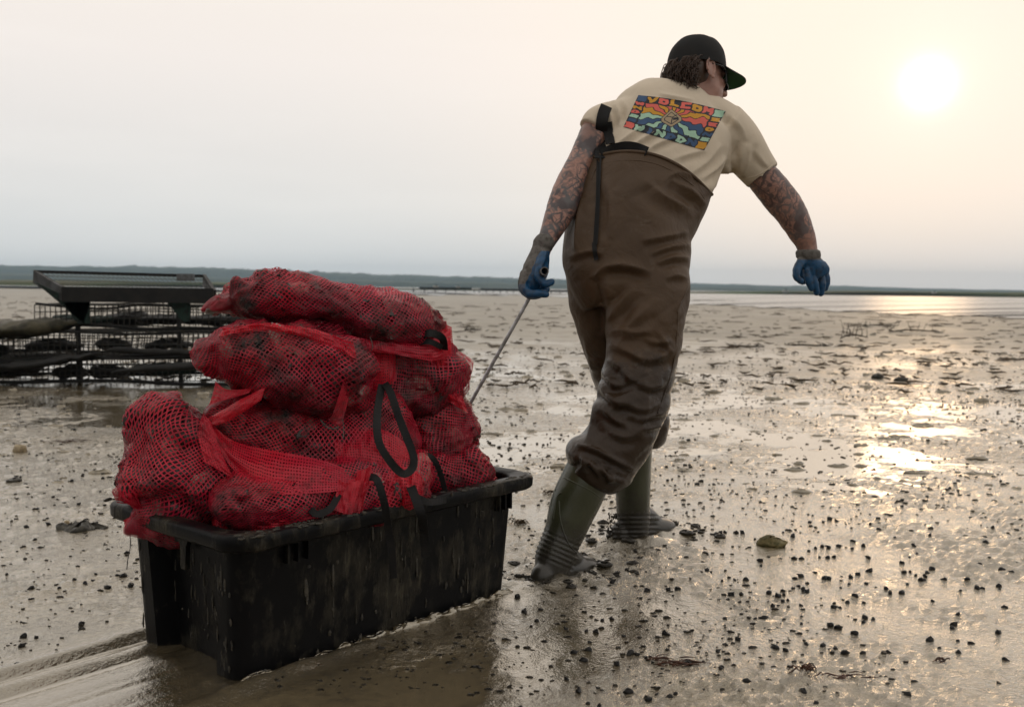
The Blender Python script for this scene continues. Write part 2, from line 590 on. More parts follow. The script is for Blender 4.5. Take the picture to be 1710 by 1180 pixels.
def mud_material():
    m, nt, b, out = new_mat('wet_mud')
    p = pos(nt)
    at_p = N(nt, 'ShaderNodeAttribute', attribute_name='pool').outputs['Fac']
    at_r = N(nt, 'ShaderNodeAttribute', attribute_name='rough').outputs['Fac']
    at_s = N(nt, 'ShaderNodeAttribute', attribute_name='slur_reflect').outputs['Fac']
    n1 = ramp(nt, tex_noise(nt, p, 3.5, 6, 0.62), [(0.36, 0.0), (0.66, 1.0)])
    n2 = ramp(nt, tex_noise(nt, p, 34, 7, 0.75), [(0.46, 0.0), (0.62, 1.0)])
    n3 = ramp(nt, tex_noise(nt, p, 0.55, 6, 0.7, (0.45, 1.0, 1.0)), [(0.45, 0.0), (0.62, 1.0)])
    c = mix_col(nt, n1, (0.205, 0.168, 0.104), (0.135, 0.110, 0.068))
    c = mix_col(nt, math_node(nt, 'MULTIPLY', n2, 0.70), c, (0.060, 0.053, 0.042))
    c = mix_col(nt, math_node(nt, 'MULTIPLY', n3, 0.55), c, (0.075, 0.066, 0.048))
    c = mix_col(nt, math_node(nt, 'MULTIPLY', at_p, 0.6), c, (0.185, 0.152, 0.095))
    c = mix_col(nt, math_node(nt, 'MULTIPLY', at_s, 0.65), c, (0.058, 0.05, 0.037))  # dark slurry and trail, plus reflections painted in before tub and man
    nt.links.new(c, b.inputs['Base Color'])
    rn = ramp(nt, tex_noise(nt, p, 11, 5, 0.6), [(0.35, 0.06), (0.70, 0.22)])
    rn = math_node(nt, 'MULTIPLY', rn, math_node(nt, 'ADD', math_node(nt, 'MULTIPLY', at_r, 0.9), 0.25))
    rr = N(nt, 'ShaderNodeMix', data_type='FLOAT')
    nt.links.new(at_p, rr.inputs[0]); nt.links.new(rn, rr.inputs[2]); rr.inputs[3].default_value = 0.03
    sy = N(nt, 'ShaderNodeSeparateXYZ'); nt.links.new(p, sy.inputs[0])
    yy = math_node(nt, 'ADD', sy.outputs[1], math_node(nt, 'MULTIPLY', tex_noise(nt, p, 0.25, 4, 0.6, (0.4, 1, 1)), 16.0))
    dry = ramp(nt, math_node(nt, 'DIVIDE', yy, 60.0), [(0.20, 0.0), (0.46, 1.0)])     # the bank by the channel lies higher and drier
    rd = N(nt, 'ShaderNodeMix', data_type='FLOAT')
    nt.links.new(math_node(nt, 'MULTIPLY', dry, 0.85), rd.inputs[0]); nt.links.new(rr.outputs[0], rd.inputs[2]); rd.inputs[3].default_value = 0.55
    nt.links.new(rd.outputs[0], b.inputs['Roughness'])
    nt.links.new(math_node(nt, 'SUBTRACT', 1.0, math_node(nt, 'MULTIPLY', dry, 0.92)), b.inputs['Coat Weight'])
    b.inputs['IOR'].default_value = 2.35
    b.inputs['Coat Weight'].default_value = 1.0
    b.inputs['Coat Roughness'].default_value = 0.07
    b.inputs['Coat IOR'].default_value = 1.65
    b.inputs['Coat Tint'].default_value = (1.0, 0.96, 0.88, 1)
    b.inputs['Specular Tint'].default_value = (1.0, 0.95, 0.85, 1)
    h1 = tex_noise(nt, p, 55, 4, 0.6)
    h2 = tex_noise(nt, p, 170, 3, 0.6)
    hh = math_node(nt, 'ADD', h1, math_node(nt, 'MULTIPLY', h2, 0.45))
    inv = math_node(nt, 'MULTIPLY', math_node(nt, 'SUBTRACT', 1.0, math_node(nt, 'MULTIPLY', at_p, 0.93)), math_node(nt, 'SUBTRACT', 1.0, math_node(nt, 'MULTIPLY', at_s, 0.5)))
    hh = math_node(nt, 'MULTIPLY', math_node(nt, 'MULTIPLY', hh, inv), math_node(nt, 'ADD', at_r, 0.15))
    bm_ = bump(nt, b, hh, 1.0, 0.0085)
    nt.links.new(bm_.outputs[0], b.inputs['Coat Normal'])
    return m
MUD = mud_material()
mud = link('mud_flat', me, MUD)
tag(mud, kind='structure')

HZG = (hz * fade).reshape(nrow, ncol)
def mud_z(x, y):
    y = max(y, ROW0 + .01)
    i = min(max((math.log(y / ROW0) / math.log(150 / ROW0)) ** (1 / RPOW) * (nrow - 1), 0), nrow - 1)
    j = (math.atan(x / (0.78 * y)) + 0.86) / 1.72 * (ncol - 1)
    return float(HZG[int(round(i)), int(round(min(max(j, 0), ncol - 1)))])

# the ground beyond, one sheet to the horizon
far_mat = simple_mat('far_mud', (0.15, 0.13, 0.10), (0.09, 0.08, 0.06), 0.05, (0.25, 0.4), 0.2, 0.02)
g = make_mesh('ground', [(-5000, -60, -0.06), (5000, -60, -0.06), (5000, 6000, -0.06), (-5000, 6000, -0.06)], [[0, 1, 2, 3]], False)
tag(link('ground', g, far_mat), kind='structure')

# tidal channel
m, nt, b, out = new_mat('channel_water')
b.inputs['Base Color'].default_value = (0.10, 0.11, 0.10, 1)
b.inputs['Roughness'].default_value = 0.20
b.inputs['IOR'].default_value = 1.5
bump(nt, b, tex_noise(nt, pos(nt), 1.4, 4, 0.6, (1.0, 1.6, 1.0)), 0.4, 0.08)
WATER = m
near_px = [(-900, 478), (-300, 479), (0, 480), (120, 481), (260, 482), (330, 484), (420, 487), (520, 489), (620, 490), (700, 492), (790, 492),
           (860, 493), (930, 495), (1010, 500), (1100, 505), (1200, 509), (1290, 513), (1380, 518), (1460, 521), (1540, 525),
           (1620, 527), (1710, 530), (2000, 538), (2600, 552)]
S = resample(near_px, 8)
Vn = []
for i, (x, y) in enumerate(S):
    q = ground(x, y + 0.9 * math.sin(i * 1.7) + 0.7 * math.sin(i * 0.61), 0.034)
    Vn.append(q)
Vn = np.array(Vn)
n = len(Vn)
far = Vn.copy()
far[:, 1] = 230 + 16 * np.sin(np.linspace(0, 17, n))
far[:, 0] = np.linspace(-420, 420, n)
me = make_mesh('water', np.vstack([Vn, far]), [[i, i + 1, n + i + 1, n + i] for i in range(n - 1)], False)
tag(link('water', me, WATER), kind='structure')

# mud bars standing in the channel, seen as dark streaks
bar_mat = simple_mat('mud_bar_mat', (0.085, 0.07, 0.05), (0.04, 0.036, 0.028), 0.7, (0.3, 0.6), 0.4, 0.03)
def mud_bar(px0, px1, py, h, label, depth=5):
    c0, c1 = ground(px0, py), ground(px1, py)
    nx = 60
    V = []
    prof = [(-1, -0.05), (-0.6, 0.45), (-0.2, 0.8), (0.3, 1.0), (0.7, 0.5), (1, -0.05)]
    for i in range(nx):
        t = i / (nx - 1)
        c = c0 * (1 - t) + c1 * t
        tap = max(0.03, math.sin(math.pi * t) ** 0.5)
        wv = 0.55 + 0.45 * float(noise(np.array([[t * 17 + px0, py]]), 1.0, 5)[0])
        for a, z in prof:
            V.append((c[0], c[1] + a * depth * tap, 0.03 + h * z * tap * (wv + 0.25)))
    me = make_mesh('mud_bar', np.array(V), grid_faces(nx, len(prof)))
    tag(link('mud_bar', me, bar_mat), kind='structure')
mud_bar(500, 900, 483.5, 0.55, '')
mud_bar(760, 1010, 492.5, 0.16, '', 2.2)
mud_bar(1120, 1240, 503, 0.08, '', 1.2)
mud_bar(1240, 1420, 489, 0.35, '', 8)
mud_bar(60, 200, 476.5, 0.3, '', 6)

# far shore: salt marsh and wooded ridge
marsh_mat = simple_mat('marsh_mat', (0.055, 0.085, 0.028), (0.09, 0.085, 0.04), 0.06, (0.8, 0.9), 0.5, 0.3)
def ridge(name, dist, hfun, thick, mat, x0, x1, nx, kind, seed):
    xs = np.linspace(x0, x1, nx)
    V = []
    for j, (dy, k) in enumerate([(0, 0.0), (0.02 * thick, 0.62), (0.2 * thick, 0.86), (0.5 * thick, 1.0), (thick, 0.0)]):
        P = np.column_stack([xs, np.full(nx, j * 31.0)])
        hgt = hfun(xs) * (k + 0.10 * noise(P, 0.09, seed + j) * (k > 0) + 0.07 * noise(P, 0.31, seed + j + 9) * (k > 0))
        V.append(np.column_stack([xs, dist + dy + 3 * noise(P, 0.02, seed), hgt - 0.08]))
    V = np.stack(V, 0).reshape(-1, 3)
    me = make_mesh(name, V, grid_faces(5, nx))
    o = link(name, me, mat)
    o['kind'] = kind
    return o
def marsh_h(x):
    return 1.3 + 0.35 * noise(np.column_stack([x, x * 0]), 0.02, 3)
o = ridge('marsh_grass', 235, lambda x: marsh_h(x) * np.clip((x + 30) / -60 + 0.25, 0.25, 1), 40, marsh_mat, -420, 20, 900, 'stuff', 5)
tag(o, 'low green salt marsh along the far left shore', 'marsh')
o = ridge('marsh_grass', 240, lambda x: 1.25 * np.clip((x - 20) / 70, 0.12, 1), 40, marsh_mat, 20, 420, 900, 'stuff', 8)
tag(o, 'dark green salt marsh across the channel under the sun', 'marsh')
wood_mat = simple_mat('wood_mat', (0.035, 0.05, 0.022), (0.06, 0.07, 0.032), 0.03, (0.8, 0.95), 0.8, 2.0)
def hill_h(x):
    s = np.interp(x, [-1500, -745, -560, -400, -220, -50, 40, 260, 400, 590, 740, 1500], [30, 27, 27, 25, 19.5, 18.5, 16, 12, 10, 9.5, 5.5, 5])
    P = np.column_stack([x, x * 0])
    return s + 1.2 * noise(P, 0.006, 2) + 0.8 * noise(P, 0.02, 4)
ridge('hills', 1450, hill_h, 400, wood_mat, -1600, 1600, 2600, 'structure', 15)
ridge('hills', 1050, lambda x: np.clip(hill_h(x) * 0.42 - 1, 2, 40) , 200, wood_mat, -1300, 1300, 2200, 'structure', 35)

# the hazy evening air
V, F = box((0, 950, 18.5), np.eye(3), (1900, 1000, 20.5))
me = make_mesh('haze', V, F, False)
m = bpy.data.materials.new('haze_air')
m.use_nodes = True
nt = m.node_tree
nt.nodes.clear()
out = N(nt, 'ShaderNodeOutputMaterial')
pv = N(nt, 'ShaderNodeVolumePrincipled')
pv.inputs['Color'].default_value = (0.54, 0.73, 0.92, 1)
pv.inputs['Density'].default_value = 0.00036
pv.inputs['Anisotropy'].default_value = 0.2
nt.links.new(pv.outputs[0], out.inputs['Volume'])
tag(link('haze', me, m), 'pale evening haze lying over the whole flat', 'haze', kind='stuff')
# ------------------------------------------------------------------ tub
def tub_pt(a, w, z):
    return TC + TU * a + TW * w + np.array([0, 0, z * 1.04])

def outline(hl, hw, rc, rec=0.0, rec_w=0.0, n=6):
    """plan of the tub: rounded rectangle whose short ends are recessed between the corner columns"""
    P = []
    def arc(cx, cy, a0):
        for k in range(n + 1):
            t = a0 + (math.pi / 2) * k / n
            P.append((cx + rc * math.cos(t), cy + rc * math.sin(t)))
    def line(p, q, m):
        for k in range(1, m):
            t = k / m
            P.append((p[0] + (q[0] - p[0]) * t, p[1] + (q[1] - p[1]) * t))
    # counter-clockwise from the +a end
    def end(sg):
        ys = [-rec_w, -rec_w + 0.014, rec_w - 0.014, rec_w]
        if sg > 0:
            P.extend([(hl, -hw + rc + 0.002), (hl, ys[0]), (hl - rec, ys[1]), (hl - rec, 0), (hl - rec, ys[2]), (hl, ys[3])])
        else:
            P.extend([(-hl, hw - rc - 0.002), (-hl, ys[3]), (-hl + rec, ys[2]), (-hl + rec, 0), (-hl + rec, ys[1]), (-hl, ys[0])])
    end(1)
    arc(hl - rc, hw - rc, 0)
    line((hl - rc, hw), (-hl + rc, hw), 14)
    arc(-hl + rc, hw - rc, math.pi / 2)
    end(-1)
    arc(-hl + rc, -hw + rc, math.pi)
    line((-hl + rc, -hw), (hl - rc, -hw), 14)
    arc(hl - rc, -hw + rc, math.pi * 1.5)
    return P

ZR = 0.345
tub = empty('plastic_tub', tub_pt(0, 0, 0))
tag(tub, 'long black plastic tub smeared with mud, dragged across the flat', 'tub')
tub_m, nt, b, out = new_mat('tub_plastic')
v = obj_coord(nt)
mudn = ramp(nt, tex_noise(nt, v, 8, 6, 0.7, (1, 1, 0.5)), [(0.50, 0.0), (0.64, 1.0)])
mudf = ramp(nt, tex_noise(nt, v, 42, 6, 0.75, (1, 1, 0.14)), [(0.47, 0.0), (0.64, 1.0)])
mm = math_node(nt, 'MAXIMUM', math_node(nt, 'MULTIPLY', mudn, 0.30), math_node(nt, 'MULTIPLY', math_node(nt, 'MULTIPLY', mudf, mudn), 0.95))
nt.links.new(mix_col(nt, mm, (0.0045, 0.0045, 0.005), (0.11, 0.097, 0.07)), b.inputs['Base Color'])
nt.links.new(ramp(nt, mm, [(0, 0.36), (1, 0.5)]), b.inputs['Roughness'])
b.inputs['Specular IOR Level'].default_value = 0.10
bump(nt, b, math_node(nt, 'ADD', mm, math_node(nt, 'MULTIPLY', tex_noise(nt, v, 160, 3), 0.15)), 0.7, 0.004)
TUBM = tub_m

def ring_mesh(rings):
    V = []
    for P, z in rings:
        V += [tub_pt(p[0], p[1], z) for p in P]
    k = len(rings[0][0])
    return np.array(V), grid_faces(len(rings), k, True).tolist(), k

bhl, bhw, thl, thw = 0.478, 0.216, 0.494, 0.240
def lerp(a, b, t): return a + (b - a) * t
rings = []
for z in (-0.03, 0.0, 0.012, 0.05, 0.12, 0.20, 0.26, 0.275, 0.285, 0.31, 0.335):
    t = max(z, 0) / 0.34
    rec = 0.055 if z < 0.27 else (0.055 * (0.285 - z) / 0.015 if z < 0.285 else 0.0)
    sh = 0.010 if z < 0.0 else 0.0
    rings.append((outline(lerp(bhl, thl, t) - sh, lerp(bhw, thw, t) - sh, 0.045, max(rec, 0.0), lerp(bhw, thw, t) - 0.085), z))
inner = []
for z in (0.335, 0.25, 0.12, 0.02):
    t = z / 0.34
    inner.append((outline(lerp(bhl, thl, t) - 0.006 - (0.055 if z < 0.26 else 0), lerp(bhw, thw, t) - 0.006, 0.05, 0.0, lerp(bhw, thw, t) - 0.085), z))
V1, F1, k = ring_mesh(rings)
V2, F2, _ = ring_mesh(inner)
F2 = [f[::-1] for f in F2]
nb = len(V2)
F2.append([nb - k + i for i in range(k)])
F1.append([i for i in range(k)][::-1])
V, F = join([(V1, F1), (V2, F2)])
me = make_mesh('body', V, F, True)
body_o = link('body', me, TUBM, root=tub)
md = body_o.modifiers.new('es', 'EDGE_SPLIT'); md.split_angle = math.radians(38)
# rim: wide flange with a rolled lip
lo, wo_ = thl + 0.045, thw + 0.062
rr = []
for (e, z) in ((-0.055, 0.330), (-0.058, 0.338), (-0.052, 0.346), (-0.012, 0.349), (-0.003, 0.346), (0.0, 0.340), (-0.001, 0.318), (-0.006, 0.312), (-0.010, 0.316), (-0.012, 0.328), (-0.050, 0.327)):
    rr.append((outline(lo + e, wo_ + e, 0.075 + e * 0.3, 0.0, wo_ - 0.1), z))
rr.append(rr[0])
V, F, _ = ring_mesh(rr)
jit = 0.0025 * noise(V, 60, 4)
V = V + np.array([0, 0, 1.0]) * jit[:, None]
link('rim', make_mesh('rim', V, F), TUBM, root=tub)
# vertical drain slots below the lip, on both long sides
for sgn in (-1, 1):
    for a0 in (-0.36, -0.33, -0.30, 0.40, 0.425, 0.45):
        t = 0.27 / 0.34
        w = sgn * (lerp(bhw, thw, t) + 0.0075)
        Vs, Fs = box(tub_pt(a0, w, 0.285), [TU, TW, np.array([0, 0, 1.0])], (0.0035, 0.010, 0.032))
        link('rib', make_mesh('rib', Vs, Fs, False), TUBM, root=tub)
# hanging bracket at the middle of each short end
for sgn in (-1, 1):
    P = [(-0.055, 0.318), (-0.028, 0.312), (-0.014, 0.290), (-0.010, 0.235), (0.008, 0.235), (0.012, 0.290), (0.026, 0.312), (0.055, 0.318), (0.055, 0.331), (-0.055, 0.331)]
    for off in (-0.045,):
        a0 = sgn * (thl + 0.012)
        Vf = [tub_pt(a0 - 0.006, off + p[0], p[1]) for p in P] + [tub_pt(a0 + 0.006, off + p[0], p[1]) for p in P]
        n = len(P)
        F = [list(range(n))[::-1], list(range(n, 2 * n))] + [[i, (i + 1) % n, n + (i + 1) % n, n + i] for i in range(n)]
        link('bracket', make_mesh('bracket', Vf, F, False), TUBM, root=tub)
# runs and clots of mud stuck on the sides
WETMUD = simple_mat('mud_clot', (0.06, 0.053, 0.04), (0.03, 0.027, 0.022), 40, (0.18, 0.4), 0.5, 0.003)
parts = []
for i in range(60):
    a = random.uniform(-0.42, 0.44)
    z = random.uniform(0.03, 0.31)
    t = z / 0.34
    w = -(lerp(bhw, thw, t) + 0.001)
    run = random.random() < 0.55
    l = random.uniform(0.006, 0.045) if run else random.uniform(0.003, 0.010)
    r = random.uniform(0.0014, 0.0055)
    if i % 6 == 0:
        z = random.uniform(0.0, 0.03); l = r * random.uniform(1, 2)
    parts.append(ball(tub_pt(a, w, z), (r, 0.0026, l), 7, 7, [TU, TW, np.array([0, 0.0, 1.0])]))
for i in range(60):
    w = random.uniform(-0.2, 0.2)
    z = random.uniform(0.02, 0.26); t = z / 0.34
    a = -(lerp(bhl, thl, t)) + (0.055 if abs(w) < lerp(bhw, thw, t) - 0.085 else 0.0)
    parts.append(ball(tub_pt(a, w, z), (0.0022, random.uniform(0.002, 0.004), random.uniform(0.003, 0.03)), 7, 7, [TU, TW, np.array([0, 0.0, 1.0])]))
for i in range(160):          # along the rim
    s = random.random()
    a = random.uniform(-0.52, 0.52)
    w = random.choice([-1, -1, -1, 1]) * (wo_ - random.uniform(0.0, 0.04))
    parts.append(ball(tub_pt(a, w, 0.347), (random.uniform(0.004, 0.016), random.uniform(0.003, 0.007), random.uniform(0.002, 0.005)), 7, 6, [TU, TW, np.array([0, 0.0, 1.0])]))
V, F = join(parts)
V = V + 0.0018 * np.column_stack([noise(V, 120, 1), noise(V, 120, 2), noise(V, 90, 3)])
tag(link('mud_splatter', make_mesh('mud_splatter', V, F), WETMUD, root=tub), kind='stuff')
# mud ploughed up along the foot of the tub
parts = []
for i in range(60):
    a = -0.46 + 0.92 * i / 59
    w = -0.228 - 0.012 * random.random()
    if random.random() < 0.25: continue
    parts.append(ball(tub_pt(a, w, 0.004), (random.uniform(0.015, 0.045), random.uniform(0.008, 0.02), random.uniform(0.004, 0.013)), 12, 8,
                      [unit(TU + 0.12 * random.uniform(-1, 1) * TW), TW, np.array([0, 0.0, 1.0])]))
V, F = join(parts)
V = V + 0.006 * np.column_stack([noise(V, 35, 1), noise(V, 35, 2), noise(V, 35, 3)])
tag(link('mud_ridge', make_mesh('mud_ridge', V, F), MUD), 'lumpy mud ploughed up along the foot of the black tub', 'mud', kind='stuff')

# ------------------------------------------------------------------ net bags of oysters
def net_mat(name, cell, width, dirt, red=(0.74, 0.016, 0.045), dens=1.0):
    m, nt, b, out = new_mat(name)
    uv = N(nt, 'ShaderNodeUVMap', uv_map='UVMap').outputs[0]
    p = obj_coord(nt)
    warp = N(nt, 'ShaderNodeTexNoise'); warp.inputs['Scale'].default_value = 45; warp.inputs['Detail'].default_value = 2
    nt.links.new(uv, warp.inputs['Vector'])
    wv = N(nt, 'ShaderNodeVectorMath', operation='MULTIPLY_ADD')
    nt.links.new(warp.outputs[1], wv.inputs[0])
    wv.inputs[1].default_value = (0.006, 0.006, 0); nt.links.new(uv, wv.inputs[2])
    s = N(nt, 'ShaderNodeSeparateXYZ'); nt.links.new(wv.outputs[0], s.inputs[0])
    def strand(c):
        fr = math_node(nt, 'FRACT', math_node(nt, 'DIVIDE', c, cell))
        d = math_node(nt, 'ABSOLUTE', math_node(nt, 'SUBTRACT', fr, 0.5))
        return math_node(nt, 'GREATER_THAN', d, 0.5 - width / 2)
    al = math_node(nt, 'MAXIMUM', strand(s.outputs[0]), strand(s.outputs[1]))
    dn = ramp(nt, tex_noise(nt, p, 8, 6, 0.7), [(0.56 - dirt, 0.0), (0.74 - dirt * 0.6, 1.0)])
    c = mix_col(nt, ramp(nt, tex_noise(nt, p, 3.0, 3), [(0.35, 0.0), (0.65, 1.0)]), red, (red[0] * 0.75, red[1] * 1.2, red[2] * 1.4))
    c = mix_col(nt, dn, c, (0.020, 0.015, 0.013))
    nt.links.new(c, b.inputs['Base Color'])
    b.inputs['Roughness'].default_value = 0.42
    tr = N(nt, 'ShaderNodeBsdfTranslucent'); nt.links.new(c, tr.inputs[0])
    m1 = N(nt, 'ShaderNodeMixShader'); m1.inputs[0].default_value = 0.35
    nt.links.new(b.outputs[0], m1.inputs[1]); nt.links.new(tr.outputs[0], m1.inputs[2])
    tp = N(nt, 'ShaderNodeBsdfTransparent')
    m2 = N(nt, 'ShaderNodeMixShader')
    # clotted mud closes the holes here and there
    clot = math_node(nt, 'MULTIPLY', dn, ramp(nt, tex_noise(nt, p, 55, 3), [(0.50, 0.0), (0.56, 1.0)]))
    al = math_node(nt, 'MAXIMUM', al, math_node(nt, 'MULTIPLY', clot, 0.8))
    nt.links.new(al, m2.inputs[0]); nt.links.new(tp.outputs[0], m2.inputs[1]); nt.links.new(m1.outputs[0], m2.inputs[2])
    nt.links.new(m2.outputs[0], out.inputs[0])
    return m

NET = [net_mat('red_net', 0.0082, 0.29, 0.10), net_mat('red_net_dirty', 0.0080, 0.29, 0.12), net_mat('red_net_fresh', 0.0080, 0.29, 0.06)]
NET_LOOSE = net_mat('red_net_loose', 0.0072, 0.52, 0.00, (0.74, 0.016, 0.036))
HEM = net_mat('red_net_doubled', 0.0062, 0.66, 0.02, (0.72, 0.015, 0.032))
OYS, nt, b, out = new_mat('oyster_shell')
v = obj_coord(nt)
vc = N(nt, 'ShaderNodeAttribute', attribute_name='tone').outputs['Fac']
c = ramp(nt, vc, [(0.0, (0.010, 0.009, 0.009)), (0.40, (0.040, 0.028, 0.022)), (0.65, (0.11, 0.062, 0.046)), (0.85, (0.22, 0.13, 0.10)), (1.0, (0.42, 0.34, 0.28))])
st = ramp(nt, tex_noise(nt, v, 90, 5, 0.7), [(0.40, 0.0), (0.65, 1.0)])
nt.links.new(mix_col(nt, math_node(nt, 'MULTIPLY', st, 0.6), c, (0.022, 0.018, 0.016)), b.inputs['Base Color'])
b.inputs['Roughness'].default_value = 0.35
bump(nt, b, tex_noise(nt, v, 130, 4, 0.6), 0.8, 0.004)

def oyster_proto(seed):
    V, F = ball((0, 0, 0), (1, 0.55, 0.30), 14, 9)
    x = V[:, 0]
    V[:, 1] *= 1.0 + 0.25 * x
    V[:, 2] *= 1.0 - 0.15 * x
    V += 0.10 * np.column_stack([noise(V, 2.1, seed), noise(V, 2.1, seed + 1), noise(V, 3.1, seed + 2)])
    V += 0.13 * np.column_stack([noise(V, 5, seed), noise(V, 5, seed + 1), noise(V, 5, seed + 2)])
    V[:, 2] += 0.10 * np.abs(noise(V * np.array([1, 2.5, 1]), 4, seed + 9))
    return V, F
OPROTO = [oyster_proto(k * 13) for k in range(5)]

def bag(stations, label, seed, mat, roll=0.0, n_oy=150, sup=2.4, amp=0.012, tail=()):
    r = random.Random(seed)
    V, F = loft(stations, seg=96, per=14, sup=sup, caps=False)
    nr = len(V) // 96
    Vr = V.reshape(nr, 96, 3)
    # sag and crumple of the whole bag
    Nn = normals(V, np.array(F))
    cen = V.mean(0)
    if np.mean(np.einsum('ij,ij->i', Nn, V - cen)) < 0:
        Nn = -Nn
    size = np.linalg.norm(V - np.repeat(Vr.mean(1), 96, axis=0), axis=1)
    k8 = np.clip(size / 0.06, 0, 1)
    V = V + Nn * (k8 * (0.018 * noise(V, 6, seed + 5) + 0.012 * noise(V, 11, seed) + 0.007 * noise(V, 24, seed + 3) + 0.034 * (0.42 - np.abs(noise(V, 7, seed + 21))) + 0.012 * (0.4 - np.abs(noise(V, 15, seed + 31))) - 0.003))[:, None]
    base = V.copy()
    # oysters press against the net
    idx = r.sample(range(len(V)), min(len(V), n_oy * 6))
    pick = []
    for i in idx:
        if k8[i] < 0.6 or not (0.12 * nr < i // 96 < 0.84 * nr): continue
        if Nn[i] @ unit(V[i] - Vr[i // 96].mean(0)) < 0.35: continue
        if all(np.sum((base[i] - base[j]) ** 2) > 0.034 ** 2 for j in pick):
            pick.append(i)
        if len(pick) >= n_oy: break
    disp = np.zeros(len(V))
    parts, tone = [], []
    for i in pick:
        d2 = np.sum((base - base[i]) ** 2, axis=1)
        rad = r.uniform(0.022, 0.04)
        disp = np.maximum(disp, amp * r.uniform(0.5, 1.2) * np.exp(-d2 / (rad * 0.85) ** 2))
    # gathered folds of the net running along the bag
    ph = np.tile(np.linspace(0, 2 * math.pi, 96, endpoint=False), nr)
    Vd = base + Nn * (disp * k8)[:, None]
    Vd = Vd + Nn * (0.0022 * np.abs(noise(np.column_stack([ph * 7, V[:, 0] * 6 + V[:, 2] * 3]), 1.0, seed + 7)) * k8)[:, None]
    for i in pick:
        OV, OF = OPROTO[r.randrange(5)]
        s = r.uniform(0.034, 0.058)
        t = unit(np.array([r.gauss(0, 1), r.gauss(0, 1), r.gauss(0, 1)]))
        n_ = Nn[i]
        t = unit(t - n_ * (t @ n_) * 0.92)
        b_ = unit(np.cross(n_, t)); n2 = np.cross(t, b_)
        P = (OV * s) @ np.array([t, b_, n2]) + base[i] - n_ * (0.34 * s + 0.004)
        parts.append((P, OF))
        tone.append(np.full(len(P), min(1.0, max(0.0, r.gauss(0.34, 0.27)))))
    # the net hugs the shells and tents between them
    OVs, OFs = join(parts)
    tr = BVHTree.FromPolygons([tuple(p) for p in OVs], OFs)
    Hh = np.zeros(len(base))
    for i in range(len(base)):
        if k8[i] < 0.5: continue
        o_ = Vector(base[i] + Nn[i] * 0.07)
        loc, nn, ii, dist = tr.ray_cast(o_, Vector(-Nn[i]), 0.085)
        if loc is not None:
            Hh[i] = max(-0.01, 0.07 - dist)
    Hh = Hh.reshape(nr, 96)
    for _ in range(5):
        pad = np.vstack([Hh[:1], Hh, Hh[-1:]])
        bl = (np.roll(Hh, 1, 1) + np.roll(Hh, -1, 1) + pad[:-2] + pad[2:]) / 4
        Hh = np.maximum(Hh, bl * 0.97)
    Vd = base + Nn * ((Hh.ravel() + 0.0030) * np.clip(k8 * 1.4, 0, 1))[:, None]
    root_p = base[np.argmin(base[:, 2])]
    root = empty('oyster_bag', (float(cen[0]), float(cen[1]), float(root_p[2])))
    tag(root, label, 'net bag', 'red net bags of oysters piled on the tub')
    me = make_mesh('net', Vd, np.array(F))
    # UV in metres along and round the bag
    Cc = Vr.mean(1)
    L = np.concatenate([[0], np.cumsum(np.linalg.norm(np.diff(Cc, axis=0), axis=1))])
    per = np.array([np.linalg.norm(np.roll(q, -1, 0) - q, axis=1).sum() for q in Vr])
    pm = np.percentile(per, 75)
    lv = np.empty(len(me.loops), dtype=np.int32)
    me.loops.foreach_get('vertex_index', lv)
    row, colm = lv // 96, lv % 96
    u = L[row]
    fr = colm / 96.0
    pc = lv.reshape(-1, 4)
    wrapq = ((pc % 96).max(1) == 95) & ((pc % 96).min(1) == 0)
    fr = fr.reshape(-1, 4)
    fr[wrapq] = np.where(fr[wrapq] < 0.5, fr[wrapq] + 1.0, fr[wrapq])
    w = fr.ravel() * pm
    cr, sr = math.cos(roll), math.sin(roll)
    uvl = me.uv_layers.new(name='UVMap')
    uvl.data.foreach_set('uv', np.column_stack([u * cr - w * sr, u * sr + w * cr]).astype(np.float32).ravel())
    link('net', me, mat, root=root)
    me = make_mesh('oysters', OVs, OFs)
    float_attr(me, 'tone', np.concatenate(tone))
    tag(link('oysters', me, OYS, root=root), 'grey brown oysters packed inside the red net', kind='stuff')
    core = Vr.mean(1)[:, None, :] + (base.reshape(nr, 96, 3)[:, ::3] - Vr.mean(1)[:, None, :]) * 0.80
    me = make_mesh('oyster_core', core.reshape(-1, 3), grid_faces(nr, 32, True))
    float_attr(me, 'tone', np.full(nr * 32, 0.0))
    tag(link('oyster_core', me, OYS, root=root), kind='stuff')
    return root

BAGS = []
bagA = bag([(336, 519, 2.60, 3, .01), (352, 512, 2.61, 12, .04), (380, 503, 2.63, 22, .08), (440, 494, 2.66, 37, .13), (520, 507, 2.71, 41, .15), (600, 526, 2.77, 47, .155), (680, 538, 2.86, 43, .14), (726, 548, 2.92, 30, .10), (752, 556, 2.95, 8, .03)],
    'topmost net bag, pointed at its left end, lying across the pile', 1, NET[0], 0.5, 150)
bagB = bag([(340, 608, 2.56, 4, .02), (352, 600, 2.56, 26, .07), (385, 590, 2.57, 50, .11), (440, 590, 2.58, 63, .14), (505, 606, 2.60, 72, .15), (556, 634, 2.62, 76, .14), (590, 652, 2.65, 58, .10), (604, 660, 2.67, 14, .03)],
    'dark muddy net bag directly under the topmost one, square right end', 2, NET[1], 0.35, 150)
bagC = bag([(570, 630, 2.86, 20, .06), (600, 630, 2.87, 66, .13), (660, 626, 2.92, 82, .15), (712, 616, 2.96, 76, .14), (744, 608, 3.0, 48, .09), (756, 600, 3.02, 10, .03)],
    'net bag at the back of the pile under a hanging red tongue of net', 3, NET[1], 0.2, 110)
